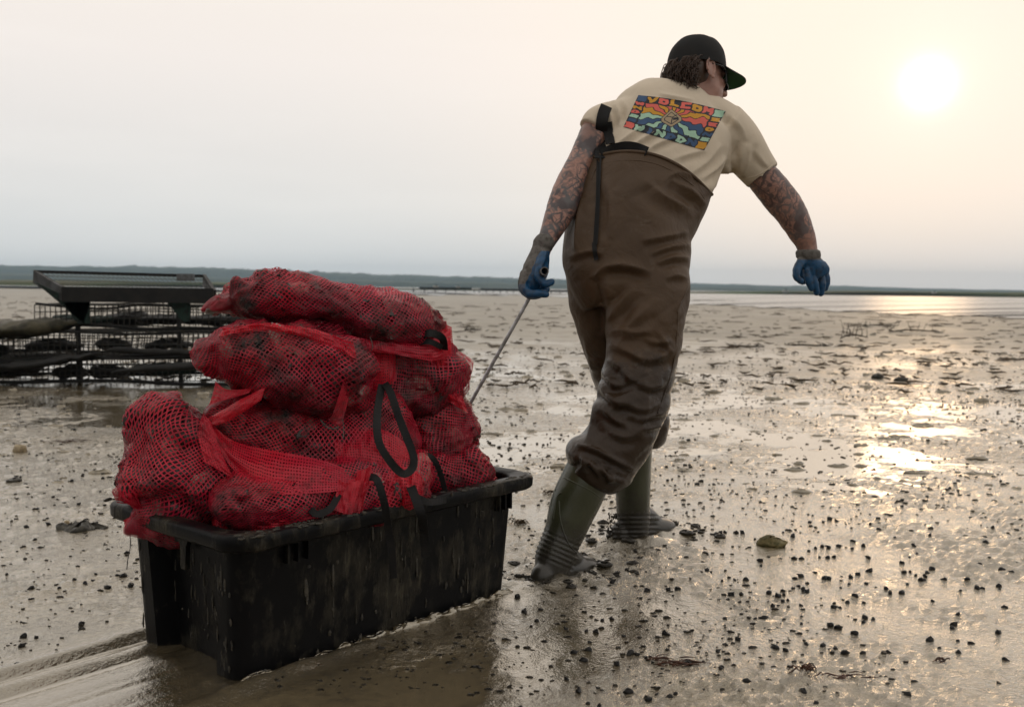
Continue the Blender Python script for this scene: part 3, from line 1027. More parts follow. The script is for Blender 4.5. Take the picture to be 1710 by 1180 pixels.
bagD = bag([(346, 690, 2.58, 6, .03), (375, 700, 2.59, 34, .08), (430, 718, 2.61, 70, .14), (500, 732, 2.65, 84, .16), (580, 735, 2.71, 84, .16), (650, 735, 2.77, 66, .13), (690, 745, 2.8, 12, .04)],
    'net bag in the middle of the pile behind the wide red drape', 4, NET[0], 0.8, 130)
bagE = bag([(338, 688, 2.57, 10, .03), (322, 702, 2.56, 45, .08), (300, 732, 2.53, 76, .12), (290, 782, 2.50, 90, .14), (288, 826, 2.48, 88, .13), (274, 854, 2.46, 66, .09), (242, 873, 2.44, 26, .04), (222, 882, 2.43, 10, .02), (213, 888, 2.43, 5, .01)],
    'round bulging net bag hanging over the left corner of the tub', 5, NET[2], 0.9, 130)
bagF = bag([(362, 858, 2.37, 10, .04), (378, 850, 2.38, 42, .09), (440, 838, 2.43, 57, .12), (520, 830, 2.51, 62, .13), (600, 820, 2.60, 62, .13), (670, 808, 2.70, 50, .11), (712, 800, 2.75, 12, .04)],
    'lowest net bag resting along the near rim of the tub', 6, NET[2], 0.6, 130)
bagG = bag([(734, 634, 3.0, 8, .03), (732, 646, 3.0, 38, .08), (730, 685, 3.0, 58, .12), (732, 728, 3.0, 64, .13), (740, 768, 2.99, 58, .12), (748, 792, 2.98, 16, .05)],
    'brownish net bag standing at the right end of the pile by the rod', 7, NET[1], 0.15, 100)
bagH = bag([(676, 808, 2.90, 12, .05), (700, 800, 2.91, 34, .09), (745, 796, 2.94, 42, .10), (786, 790, 2.97, 38, .09), (812, 800, 2.99, 20, .05), (826, 808, 3.0, 5, .02)],
    'small net bag tucked in the far right corner of the tub', 8, NET[1], 0.4, 90)

# ------------------------------------------------------------------ loose net tops, hems and black straps of the bags
def sheet(ea, eb, Ya, Yb, ruff=0.006, nu=60, nv=16, seed=0, freq=3.0, sag=0.0):
    """a loose piece of net between two edges given as (px,py) lists with distances"""
    def edge(e, Y):
        e = np.asarray(e, float)
        Y = np.linspace(Y[0], Y[1], len(e)) if len(Y) != len(e) else np.asarray(Y)
        pts = np.array([at(p[0], p[1], y) for p, y in zip(e, Y)])
        R = resample(pts, 10)
        t = np.linspace(0, len(R) - 1, nu)
        i = np.minimum(t.astype(int), len(R) - 2)
        fr = (t - i)[:, None]
        return R[i] * (1 - fr) + R[i + 1] * fr
    A, B = edge(ea, Ya), edge(eb, Yb)
    v = np.linspace(0, 1, nv)[None, :, None]
    P = A[:, None, :] * (1 - v) + B[:, None, :] * v
    uu = np.linspace(0, 1, nu)[:, None]
    vv = np.linspace(0, 1, nv)[None, :]
    W = np.column_stack([(uu * freq + 0 * vv).ravel(), (vv * 1.6 + 0 * uu).ravel()])
    ruf = ruff * (noise(W, 2.0, seed) + 0.5 * noise(W, 5.0, seed + 1)).reshape(nu, nv)
    bulge = sag * np.sin(np.pi * vv) * np.sin(np.pi * uu)
    P = P + np.array([0.1, -1.0, 0.2])[None, None, :] * (ruf + bulge)[:, :, None]
    F = grid_faces(nu, nv)
    LA = np.concatenate([[0], np.cumsum(np.linalg.norm(np.diff(P[:, nv // 2], axis=0), axis=1))])
    wid = np.linalg.norm(A - B, axis=1).mean()
    uvv = np.stack([np.repeat(LA, nv), np.tile(np.linspace(0, wid, nv), nu)], -1)
    return P.reshape(-1, 3), F, uvv

def loose(name, parent, *a, mat=None, **k):
    V, F, uv = sheet(*a, **k)
    me = make_mesh(name, V, F)
    lv = np.empty(len(me.loops), dtype=np.int32); me.loops.foreach_get('vertex_index', lv)
    uvl = me.uv_layers.new(name='UVMap')
    uvl.data.foreach_set('uv', uv[lv].astype(np.float32).ravel())
    return link(name, me, mat or NET_LOOSE, root=parent)

loose('net_flap', bagD, [(345, 700), (392, 736), (460, 752), (540, 768), (612, 796)], [(350, 716), (388, 782), (452, 822), (540, 822), (612, 812)],
      [2.455, 2.47, 2.45, 2.45, 2.50], [2.44, 2.42, 2.35, 2.38, 2.46], ruff=0.007, freq=5, sag=0.012, seed=3)
loose('net_flap', bagD, [(444, 646), (410, 662), (372, 684), (346, 698)], [(436, 668), (412, 684), (378, 704), (352, 712)], [2.45, 2.47], [2.44, 2.45], ruff=0.004, seed=9, mat=HEM, sag=0.01)
loose('net_flap', bagB, [(360, 636), (380, 650), (420, 648)], [(350, 676), (376, 668), (416, 656)], [2.50, 2.46], [2.49, 2.46], ruff=0.005, seed=19, mat=HEM)
loose('net_flap', bagB, [(596, 596), (588, 640), (576, 690), (570, 714)], [(584, 596), (572, 640), (556, 690), (548, 700)], [2.52, 2.50], [2.49, 2.475], ruff=0.004, seed=21, mat=HEM, nv=8)
loose('net_flap', bagC, [(606, 580), (640, 572), (660, 582)], [(608, 640), (636, 652), (662, 634)], [2.72, 2.76], [2.70, 2.74], ruff=0.006, seed=5, sag=0.03)
loose('net_flap', bagA, [(560, 556), (610, 566), (660, 568), (720, 566), (752, 548)], [(566, 570), (612, 584), (664, 592), (724, 602), (754, 590)], [2.62, 2.64, 2.70, 2.78, 2.86], [2.60, 2.62, 2.68, 2.76, 2.86], ruff=0.009, freq=6, seed=6, sag=0.012)
loose('net_flap', bagA, [(714, 552), (738, 540), (754, 546)], [(722, 640), (746, 650), (762, 636)], [2.80, 2.90], [2.84, 2.92], ruff=0.010, seed=7, sag=0.02)
loose('net_flap', bagF, [(552, 726), (600, 712), (648, 720), (690, 752)], [(566, 790), (606, 800), (650, 810), (700, 812)], [2.56, 2.62], [2.47, 2.60], ruff=0.012, freq=5, seed=8, sag=0.03)
loose('net_flap', bagF, [(628, 790), (664, 776), (700, 790), (712, 812)], [(634, 852), (668, 856), (694, 846), (706, 830)], [2.54, 2.60], [2.50, 2.58], ruff=0.014, freq=5, seed=10, sag=0.03)
loose('net_flap', bagF, [(520, 846), (560, 812), (604, 792), (618, 776)], [(516, 872), (560, 888), (590, 852), (626, 800)], [2.42, 2.48], [2.37, 2.45], ruff=0.012, freq=6, seed=12, sag=0.014)
loose('net_flap', bagF, [(596, 786), (612, 782), (620, 776)], [(588, 866), (596, 870), (602, 868)], [2.45, 2.45], [2.41, 2.42], ruff=0.006, seed=13, mat=HEM, nu=24, nv=14)
loose('net_flap', bagF, [(566, 800), (580, 806), (604, 800)], [(556, 850), (572, 856), (588, 860)], [2.42, 2.43], [2.385, 2.40], ruff=0.008, seed=14, mat=HEM, nu=24, nv=14)
loose('net_flap', bagF, [(690, 766), (706, 764), (714, 778)], [(696, 800), (712, 804), (706, 812)], [2.63, 2.65], [2.60, 2.63], ruff=0.008, seed=15, mat=HEM, nu=20)
loose('net_flap', bagE, [(352, 704), (372, 760), (392, 800)], [(340, 690), (330, 720), (340, 770)], [2.44, 2.40], [2.46, 2.395], ruff=0.006, seed=16, sag=0.01)
loose('net_flap', bagE, [(206, 868), (220, 862), (236, 862)], [(210, 892), (222, 888), (238, 880)], [2.43, 2.42], [2.42, 2.41], ruff=0.004, seed=17, mat=HEM, nu=20)

loose('net_flap', bagB, [(372, 548), (440, 540), (520, 548), (590, 572)], [(366, 562), (440, 552), (520, 566), (596, 600)], [2.47, 2.50], [2.44, 2.49], ruff=0.012, freq=7, seed=31, sag=0.012)
loose('net_flap', bagG, [(690, 650), (730, 640), (772, 660)], [(684, 672), (732, 664), (782, 690)], [2.84, 2.90], [2.83, 2.89], ruff=0.010, freq=6, seed=33, sag=0.012)
loose('net_flap', bagC, [(586, 598), (574, 640), (578, 700)], [(604, 600), (600, 650), (596, 706)], [2.62, 2.60], [2.66, 2.62], ruff=0.010, freq=5, seed=34, sag=0.01)
loose('net_flap', bagF, [(372, 880), (420, 886), (480, 884), (540, 880)], [(376, 862), (420, 868), (480, 866), (540, 860)], [2.335, 2.38], [2.33, 2.375], ruff=0.008, freq=7, seed=35, sag=0.006)
STRAP = simple_mat('black_webbing', (0.004, 0.004, 0.005), (0.012, 0.011, 0.010), 60, (0.55, 0.75), 0.6, 0.001, 700)
def ribbon(pts, wid, thick=0.0016, face=None, per=8):
    """flat strap along world points"""
    S = resample(np.asarray(pts, float), per)
    T = np.gradient(S, axis=0)
    V = []
    for i in range(len(S)):
        t = unit(T[i])
        v = unit(S[i] - CAM) if face is None else unit(np.asarray(face[min(i // per, len(face) - 1)], float))
        tw = 0.35 * math.sin(i * 0.23)
        s0 = unit(np.cross(t, v)); n0 = unit(np.cross(s0, t))
        s = s0 * math.cos(tw) + n0 * math.sin(tw); n_ = n0 * math.cos(tw) - s0 * math.sin(tw)
        for a, b_ in ((-1, -1), (1, -1), (1, 1), (-1, 1)):
            V.append(S[i] + s * wid * a * 0.5 + n_ * thick * b_ * 0.5)
    V = np.array(V)
    F = grid_faces(len(S), 4, True).tolist()
    F += [[0, 1, 2, 3][::-1], [len(V) - 4 + k for k in range(4)]]
    return V, F
def strap(parent, pl, wid):
    wid *= 1.25
    V, F = ribbon([at(*p) for p in pl], wid)
    return link('strap', make_mesh('strap', V, F, False), STRAP, root=parent)
strap(bagC, [(638, 642, 2.60), (630, 690, 2.50), (632, 735, 2.44), (650, 768, 2.41), (672, 790, 2.42), (688, 782, 2.44), (690, 760, 2.45), (676, 722, 2.46), (664, 690, 2.50), (652, 655, 2.56), (642, 640, 2.60)], 0.016)
strap(bagF, [(618, 796, 2.42), (630, 802, 2.40), (642, 840, 2.40), (648, 880, 2.43), (654, 920, 2.45), (657, 965, 2.47)], 0.015)
strap(bagF, [(686, 812, 2.50), (694, 832, 2.48), (704, 860, 2.47), (708, 890, 2.52), (711, 930, 2.54)], 0.019)
strap(bagF, [(690, 826, 2.49), (716, 838, 2.54), (745, 834, 2.62)], 0.014)
strap(bagH, [(698, 758, 2.64), (722, 764, 2.68), (736, 792, 2.70), (746, 832, 2.69)], 0.012)
strap(bagA, [(692, 566, 2.74), (716, 556, 2.72), (738, 564, 2.76), (742, 584, 2.80)], 0.017)
strap(bagA, [(690, 574, 2.74), (716, 570, 2.73), (738, 580, 2.78)], 0.013)
strap(bagF, [(516, 846, 2.37), (530, 858, 2.35), (552, 848, 2.37), (566, 824, 2.41)], 0.014)
# little plastic tag chains on the bags
CHAIN = simple_mat('grey_tie', (0.10, 0.095, 0.085), (0.04, 0.04, 0.035), 80, (0.4, 0.6), 0.2, 0.001)
def tie(parent, pl, r=0.0012):
    V, F = tube([at(*p) for p in pl], r, 6, 5)
    V = V + 0.001 * np.column_stack([noise(V, 150, 1), noise(V, 150, 2), noise(V, 150, 3)])
    link('tie', make_mesh('tie', V, F), CHAIN, root=parent)
tie(bagE, [(216, 886, 2.42), (218, 910, 2.42), (214, 930, 2.42), (212, 950, 2.42)])
tie(bagB, [(572, 700, 2.47), (574, 716, 2.47), (573, 732, 2.46)])
tie(bagB, [(535, 700, 2.49), (545, 712, 2.475), (556, 716, 2.47), (566, 712, 2.47)], 0.002)
tie(bagA, [(618, 562, 2.61), (622, 576, 2.60), (620, 586, 2.6)])
# ------------------------------------------------------------------ the man
man = empty('person', (0.30, 3.36, 0.0))
tag(man, 'man in brown chest waders, tan printed T-shirt and black cap walking away, towing the tub', 'person')

# skin -------------------------------------------------------------
HO = at(1166, 129, 3.56)                       # middle of the head at ear height
al, be = math.radians(24), math.radians(9)
HF = np.array([math.cos(al) * math.cos(be), math.sin(al) * math.cos(be), -math.sin(be)])
HU = unit(np.array([0.05, 0.30, 1.0]) - HF * (np.array([0.05, 0.30, 1.0]) @ HF))
HL = np.cross(HU, HF)
HA = np.array([HF, HL, HU])                    # rows: forward, left, up
def hp(x, y, z):
    return HO + HF * x + HL * y + HU * z
def hball(c, r, tilt=None, seg=20, ring=14):
    ax = HA if tilt is None else tilt @ HA
    return ball(hp(*c), r, seg, ring, ax)
def rot_y(a):
    return np.array([[math.cos(a), 0, -math.sin(a)], [0, 1, 0], [math.sin(a), 0, math.cos(a)]])
def rot_x(a):
    return np.array([[1, 0, 0], [0, math.cos(a), -math.sin(a)], [0, math.sin(a), math.cos(a)]])
def rot_z(a):
    return np.array([[math.cos(a), -math.sin(a), 0], [math.sin(a), math.cos(a), 0], [0, 0, 1]])

head = [hball((-0.012, 0, 0.035), (0.098, 0.077, 0.098)),
        hball((0.030, 0, -0.035), (0.064, 0.061, 0.085)),
        hball((0.050, 0, -0.092), (0.040, 0.042, 0.034)),
        hball((0.020, -0.030, -0.075), (0.050, 0.022, 0.030), rot_y(0.35)),
        hball((0.020, 0.030, -0.075), (0.050, 0.022, 0.030), rot_y(0.35)),
        hball((0.080, 0, 0.022), (0.018, 0.048, 0.014)),
        tube([hp(0.086, 0, 0.014), hp(0.101, 0, -0.008), hp(0.115, 0, -0.034)], [0.008, 0.0105, 0.0125], 10),
        hball((0.112, 0, -0.037), (0.0135, 0.0125, 0.0105)),
        hball((0.101, 0.012, -0.040), (0.010, 0.008, 0.008)), hball((0.101, -0.012, -0.040), (0.010, 0.008, 0.008)),
        hball((0.093, 0, -0.064), (0.011, 0.023, 0.0065)), hball((0.090, 0, -0.077), (0.011, 0.020, 0.0075)),
        hball((0.080, 0, -0.104), (0.017, 0.022, 0.017)),
        hball((0.066, -0.036, -0.022), (0.024, 0.018, 0.018)), hball((0.066, 0.036, -0.022), (0.024, 0.018, 0.018))]
arms = [loft([(1020, 205, 3.48, 34, .065), (1002, 215, 3.46, 29, .058), (984, 242, 3.43, 24, .050), (971, 270, 3.40, 23, .048), (957, 300, 3.36, 25, .046),
              (946, 328, 3.33, 27, .047), (932, 362, 3.29, 23, .040), (918, 392, 3.26, 17.5, .031), (908, 412, 3.24, 14, .028), (905, 424, 3.23, 13, .026)]),
        loft([(1222, 225, 3.55, 20, .04), (1250, 265, 3.575, 24, .045), (1277, 300, 3.59, 27, .052), (1300, 328, 3.60, 28, .052), (1320, 354, 3.60, 26, .050),
              (1336, 384, 3.60, 22, .042), (1347, 410, 3.60, 17, .032), (1350, 430, 3.60, 15.5, .028)])]
trunk = [loft([(1150, 172, 3.55, 42, .07), (1154, 152, 3.55, 33, .060), (1160, 130, 3.555, 29, .056), (1164, 112, 3.56, 27, .05)]),
         loft([(1050, 460, 3.32, 84, .12), (1052, 400, 3.35, 90, .13), (1075, 320, 3.42, 88, .12), (1105, 250, 3.48, 88, .11), (1122, 200, 3.52, 84, .10), (1145, 160, 3.55, 45, .07)]),
         loft([(1035, 205, 3.49, 30, .06), (1120, 196, 3.52, 34, .08), (1215, 215, 3.54, 30, .06)]),
         loft([(1082, 470, 3.30, 45, .09), (1070, 600, 3.22, 42, .08), (1040, 700, 3.18, 34, .065), (965, 850, 3.16, 24, .05)]),
         loft([(1005, 470, 3.36, 40, .09), (1035, 610, 3.45, 36, .075), (1062, 720, 3.53, 26, .055), (1056, 850, 3.60, 20, .05)])]
V, F = fuse(head + arms + trunk, 0.0042, 5)
Nn = normals(V, F)
V = V + Nn * (0.0012 * noise(V, 45, 3))[:, None]
px, py = proj(V)
tat = np.where((py > 205) & ((px < 1004) | (px > 1245)), 1.0, 0.0)
tat *= np.where(px > 1245, 0.85, 1.0)
SKIN, nt, b, out = new_mat('skin')
v = pos(nt)
ta = N(nt, 'ShaderNodeAttribute', attribute_name='tattoo').outputs['Fac']
ln = N(nt, 'ShaderNodeTexVoronoi', feature='DISTANCE_TO_EDGE'); ln.inputs['Scale'].default_value = 36
wn = N(nt, 'ShaderNodeTexNoise'); wn.inputs['Scale'].default_value = 22; wn.inputs['Detail'].default_value = 3
nt.links.new(v, wn.inputs['Vector'])
mv = N(nt, 'ShaderNodeVectorMath', operation='MULTIPLY_ADD')
nt.links.new(wn.outputs[1], mv.inputs[0]); mv.inputs[1].default_value = (0.10, 0.10, 0.10); nt.links.new(v, mv.inputs[2])
nt.links.new(mv.outputs[0], ln.inputs['Vector'])
lines = ramp(nt, ln.outputs['Distance'], [(0.05, 1.0), (0.12, 0.0)])
nb1 = tex_noise(nt, v, 17, 2, 0.5)
blot = math_node(nt, 'MAXIMUM', ramp(nt, nb1, [(0.33, 0.0), (0.36, 1.0), (0.40, 1.0), (0.43, 0.0), (0.48, 0.0), (0.51, 1.0), (0.55, 1.0), (0.58, 0.0)]), ramp(nt, tex_noise(nt, v, 15, 2, 0.5), [(0.54, 0.0), (0.57, 1.0)]))
tt = math_node(nt, 'MULTIPLY', math_node(nt, 'MAXIMUM', math_node(nt, 'MULTIPLY', lines, 0.6), math_node(nt, 'MULTIPLY', blot, 0.85)), math_node(nt, 'MULTIPLY', ta, ramp(nt, tex_noise(nt, v, 11, 3), [(0.36, 0.4), (0.46, 1.0)])))
sk = mix_col(nt, ramp(nt, tex_noise(nt, v, 30, 4), [(0.3, 0.0), (0.7, 1.0)]), (0.38, 0.205, 0.155), (0.30, 0.155, 0.115))
ink = mix_col(nt, ramp(nt, tex_noise(nt, v, 16, 2), [(0.45, 0.0), (0.6, 1.0)]), (0.020, 0.027, 0.036), (0.06, 0.078, 0.088))
nt.links.new(mix_col(nt, tt, sk, ink), b.inputs['Base Color'])
b.inputs['Roughness'].default_value = 0.42
b.inputs['Subsurface Weight'].default_value = 0.06
b.inputs['Subsurface Radius'].default_value = (0.012, 0.004, 0.002)
bump(nt, b, tex_noise(nt, v, 240, 3), 0.25, 0.001)
me = make_mesh('body', V, F)
float_attr(me, 'tattoo', tat)
body = link('body', me, SKIN, root=man)
# ears
for sgn in (-1, 1):
    parts = []
    for th, cx, r1, r2 in ((1.0, -0.006, (0.019, 0.0055, 0.031), 0),):
        parts.append(hball((cx, sgn * 0.079, -0.004), r1, rot_y(0.18) @ rot_z(sgn * 0.35)))
    rim = []
    for k in range(11):
        a = -0.6 + k * 0.46
        rim.append(hp(-0.008 - 0.019 * math.cos(a), sgn * (0.084 + 0.004 * math.cos(a)), -0.002 + 0.030 * math.sin(a)))
    parts.append(tube(rim, 0.0042, 8))
    parts.append(hball((0.004, sgn * 0.080, -0.033), (0.008, 0.005, 0.009)))
    V, F = fuse(parts, 0.0022, 3)
    link('ear', make_mesh('ear', V, F), SKIN, parent=body)
me.update()

# waders -----------------------------------------------------------
WAD, nt, b, out = new_mat('wader_fabric')
v = pos(nt)
c = mix_col(nt, ramp(nt, tex_noise(nt, v, 6, 4), [(0.3, 0.0), (0.7, 1.0)]), (0.082, 0.049, 0.025), (0.064, 0.038, 0.020))
sz = N(nt, 'ShaderNodeSeparateXYZ'); nt.links.new(v, sz.inputs[0])
low = ramp(nt, math_node(nt, 'ADD', sz.outputs[2], math_node(nt, 'MULTIPLY', tex_noise(nt, v, 7, 5, 0.7), 0.5)), [(0.90, 1.0), (1.36, 0.0)])
c = mix_col(nt, math_node(nt, 'MULTIPLY', low, 0.70), c, (0.019, 0.012, 0.0075))      # shade on the lower legs put into the colour, over wet cloth
sm = ramp(nt, tex_noise(nt, v, 13, 6, 0.75), [(0.60, 0.0), (0.72, 1.0)])
c = mix_col(nt, math_node(nt, 'MULTIPLY', sm, 0.35), c, (0.14, 0.12, 0.095))
sp = ramp(nt, tex_noise(nt, v, 70, 4, 0.7), [(0.66, 0.0), (0.74, 1.0)])
c = mix_col(nt, math_node(nt, 'MULTIPLY', sp, 0.5), c, (0.045, 0.04, 0.035))
nt.links.new(c, b.inputs['Base Color'])
nt.links.new(ramp(nt, low, [(0, 0.52), (1, 0.22)]), b.inputs['Roughness'])
b.inputs['Specular IOR Level'].default_value = 0.28
wr = N(nt, 'ShaderNodeTexNoise'); wr.inputs['Scale'].default_value = 11; wr.inputs['Detail'].default_value = 4; wr.inputs['Distortion'].default_value = 0.8
nt.links.new(v, wr.inputs['Vector'])
bump(nt, b, math_node(nt, 'ADD', wr.outputs[0], math_node(nt, 'MULTIPLY', tex_noise(nt, v, 500, 2), 0.05)), 0.55, 0.018)

w_torso = loft([(1052, 512, 3.29, 78, .11), (1049, 475, 3.30, 98, .15), (1046, 428, 3.33, 107, .165), (1051, 382, 3.36, 105, .165), (1066, 338, 3.40, 108, .16), (1083, 297, 3.44, 107, .152), (1099, 255, 3.47, 106, .145), (1110, 222, 3.50, 96, .135)], seg=40)
w_leg1 = loft([(1086, 448, 3.30, 62, .13), (1082, 495, 3.27, 70, .14), (1077, 550, 3.24, 66, .135), (1071, 600, 3.22, 62, .125), (1060, 650, 3.20, 62, .12), (1046, 698, 3.18, 60, .115), (1028, 738, 3.17, 56, .11), (1008, 768, 3.16, 56, .108), (992, 792, 3.16, 50, .10), (984, 804, 3.16, 40, .085)], seg=36)
w_leg2 = loft([(1000, 448, 3.36, 58, .12), (1003, 495, 3.38, 53, .12), (1015, 550, 3.42, 50, .115), (1030, 602, 3.45, 48, .11), (1050, 652, 3.49, 48, .105), (1070, 690, 3.52, 44, .095), (1080, 716, 3.54, 36, .085), (1078, 738, 3.55, 27, .07)], seg=32)
cuff1 = loft([(1012, 756, 3.165, 50, .10), (1003, 768, 3.16, 62, .115), (996, 780, 3.16, 60, .115), (990, 790, 3.16, 50, .10)], seg=32)
cuff1b = loft([(1030, 772, 3.14, 20, .05), (1022, 790, 3.13, 26, .05), (1012, 806, 3.13, 18, .04), (1010, 812, 3.13, 6, .02)], seg=20)
cuff2 = loft([(1085, 690, 3.53, 26, .08), (1084, 708, 3.54, 32, .085), (1082, 728, 3.55, 30, .08), (1078, 742, 3.55, 22, .06)], seg=24)
V, F = fuse([w_torso, w_leg1, w_leg2, cuff1, cuff1b, cuff2], 0.0062, 5)
Nn = normals(V, F)
# loose-cloth undulation, stronger at the knees
px, py = proj(V)
kn = np.exp(-((py - 660) / 110.0) ** 2)
tw = np.column_stack([V[:, 0] * 6 + V[:, 2] * 5, V[:, 1] * 5, V[:, 2] * 17 - V[:, 0] * 9])
V = V + Nn * ((0.0025 + 0.003 * kn) * (np.abs(noise(tw, 1.0, 5)) * 2 - 0.7) + 0.006 * noise(V, 7, 6))[:, None]
Nn = normals(V, F)
W_STROKES = [
    ([(990, 468), (1010, 448), (1045, 444), (1090, 456)], 7, .010), ([(1003, 560), (1004, 520), (998, 485), (992, 462)], 9, -.014),
    ([(1020, 540), (1040, 505), (1062, 480)], 7, .008), ([(1030, 580), (1055, 540), (1085, 512)], 8, .007),
    ([(1095, 440), (1125, 430), (1152, 432)], 5, .007), ([(1085, 424), (1120, 412), (1152, 408)], 5, .007), ([(1070, 402), (1110, 396), (1150, 386)], 6, .006),
    ([(1110, 466), (1130, 460), (1150, 468)], 5, .005), ([(1128, 520), (1140, 490), (1150, 470)], 5, .006),
    ([(1120, 300), (1150, 318), (1180, 345)], 7, .008), ([(1100, 310), (1130, 290), (1160, 296)], 7, .006), ([(1075, 300), (1110, 330), (1160, 350)], 9, .006),
    ([(1010, 300), (1020, 340), (1018, 400)], 8, .006), ([(972, 330), (965, 370), (960, 420)], 6, .006), ([(950, 430), (985, 420), (1010, 425)], 5, .005),
    ([(1016, 560), (1035, 552), (1060, 556), (1090, 550)], 7, .009), ([(1018, 575), (1045, 585), (1075, 600), (1100, 598), (1124, 585)], 6, .010),
    ([(1014, 600), (1035, 612), (1052, 632), (1080, 640)], 6, .010), ([(1006, 620), (1025, 642), (1050, 640)], 5, .009), ([(1000, 632), (1010, 655), (1030, 672), (1055, 668)], 6, .010),
    ([(1065, 640), (1090, 648), (1112, 640)], 5, .008), ([(1075, 565), (1100, 572), (1122, 568)], 5, .008), ([(1098, 552), (1112, 575), (1126, 590)], 4, .007),
    ([(1010, 690), (1040, 676), (1075, 684), (1104, 672)], 6, .009), ([(1004, 680), (1025, 700), (1050, 712)], 5, .008), ([(1046, 690), (1070, 700), (1095, 696)], 5, .008),
    ([(992, 660), (990, 700), (978, 740)], 6, .007), ([(1085, 650), (1078, 690), (1062, 730)], 7, .006), ([(1015, 720), (1045, 730), (1066, 722)], 6, .007),
    ([(962, 742), (995, 752), (1030, 770), (1060, 786)], 4, .013), ([(958, 756), (990, 768), (1025, 790), (1050, 800)], 4, -.010), ([(968, 756), (976, 774), (960, 790)], 4, .010),
    ([(1000, 766), (1012, 790), (1018, 806)], 4, .009), ([(1030, 780), (1022, 796), (1012, 806)], 4, .008), ([(985, 764), (992, 782), (1005, 798)], 4, .007),
    ([(1070, 700), (1092, 694), (1110, 690)], 4, .008), ([(1072, 716), (1092, 714), (1110, 708)], 4, .008), ([(975, 560), (985, 600), (992, 630)], 6, .006),
]
V = folds(V, Nn, [(p_, w_ * 1.25, a_ * (2.2 if p_[0][1] < 550 else 1.35)) for p_, w_, a_ in W_STROKES])
# cut the top edge
ex = np.array([900, 985, 1010, 1040, 1075, 1110, 1150, 1188, 1260.]); ey = np.array([262, 261, 254, 250, 252, 262, 285, 322, 350.])
px, py = proj(V)
keep = py > np.interp(px, ex, ey)
F = F[keep[F].all(1)]
used = np.unique(F)
remap = np.full(len(V), -1); remap[used] = np.arange(len(used))
VW, FW = V[used], remap[F]
ed = np.sort(np.concatenate([FW[:, [0, 1]], FW[:, [1, 2]], FW[:, [2, 3]], FW[:, [3, 0]]]), axis=1)
ue, cnt = np.unique(ed, axis=0, return_counts=True)
bv_ = np.unique(ue[cnt == 1])
bpx, bpy_ = proj(VW[bv_])
tgt = np.interp(bpx, ex, ey)
near_ = np.abs(bpy_ - tgt) < 12
VW[bv_[near_], 2] += ((bpy_ - tgt) * np.linalg.norm(VW[bv_] - CAM, axis=1) / FPX)[near_]
wad = link('waders', make_mesh('waders', VW, FW), WAD, root=man)
bvh_w = BVHTree.FromPolygons([tuple(p) for p in VW], [tuple(int(i) for i in f) for f in FW])

# shirt ------------------------------------------------------------
SHIRT, nt, b, out = new_mat('tan_cotton')
v = pos(nt)
nt.links.new(mix_col(nt, ramp(nt, tex_noise(nt, v, 9, 4), [(0.3, 0.0), (0.7, 1.0)]), (0.66, 0.56, 0.43), (0.60, 0.51, 0.39)), b.inputs['Base Color'])
b.inputs['Roughness'].default_value = 0.85
b.inputs['Sheen Weight'].default_value = 0.15
bump(nt, b, math_node(nt, 'ADD', tex_noise(nt, v, 18, 4, 0.55, (1.0, 1.0, 0.6)), math_node(nt, 'MULTIPLY', tex_noise(nt, v, 600, 2), 0.05)), 0.4, 0.012)
s_torso = loft([(1070, 345, 3.41, 96, .135), (1085, 300, 3.44, 101, .140), (1102, 262, 3.47, 103, .140), (1114, 228, 3.50, 104, .138), (1124, 200, 3.53, 98, .128), (1134, 178, 3.545, 80, .112), (1142, 163, 3.555, 58, .092), (1147, 152, 3.56, 42, .075)], seg=40)
s_sh = loft([(1018, 212, 3.475, 27, .065), (1040, 198, 3.49, 32, .075), (1075, 186, 3.52, 32, .09), (1120, 184, 3.54, 34, .095), (1170, 190, 3.55, 34, .09), (1212, 208, 3.55, 33, .075), (1232, 226, 3.56, 30, .065)], seg=28)
s_right = loft([(1205, 205, 3.54, 38, .085), (1228, 232, 3.56, 39, .082), (1252, 266, 3.575, 36, .074), (1270, 290, 3.59, 32, .067), (1274, 295, 3.59, 31, .066)], seg=28)
s_pit = loft([(1180, 250, 3.53, 40, .09), (1215, 268, 3.56, 26, .06), (1236, 278, 3.57, 12, .03)], seg=20)
s_left = loft([(1045, 198, 3.49, 34, .075), (1020, 200, 3.475, 31, .072), (1001, 206, 3.46, 30, .066), (992, 214, 3.45, 28, .062), (988, 219, 3.445, 26, .06)], seg=24)
V, F = fuse([s_torso, s_sh, s_right, s_pit, s_left], 0.0058, 7)
Nn = normals(V, F)
V = V + Nn * (0.004 * noise(V, 8, 16) + 0.003 * (np.abs(noise(np.column_stack([V[:, 0] * 14 + V[:, 2] * 10, V[:, 1] * 5, V[:, 2] * 3]), 1.0, 8)) - 0.4))[:, None]
Nn = normals(V, F)
S_STROKES = [([(1022, 248), (1050, 228), (1080, 205)], 4, .006), ([(1050, 248), (1075, 232), (1105, 215)], 4, .006), ([(1078, 254), (1100, 240), (1130, 228)], 4, .005),
             ([(1022, 168), (1032, 188), (1034, 212)], 3.5, .005), ([(1036, 164), (1046, 182), (1046, 204)], 3.5, .004), ([(1014, 176), (1020, 196), (1026, 230)], 3.5, .005),
             ([(1186, 318), (1208, 300), (1222, 280)], 5, .007), ([(1170, 300), (1195, 282), (1214, 262)], 5, .006), ([(1224, 296), (1226, 262), (1234, 236)], 6, -.008),
             ([(1240, 296), (1250, 270), (1252, 240)], 5, .005), ([(1150, 292), (1180, 270), (1205, 240)], 6, .005), ([(1120, 268), (1150, 258), (1180, 250)], 5, .004),
             ([(1100, 156), (1125, 162), (1160, 168)], 3, .004), ([(1215, 190), (1236, 212), (1246, 236)], 5, .004), ([(1262, 250), (1272, 268), (1284, 280)], 4, .004)]
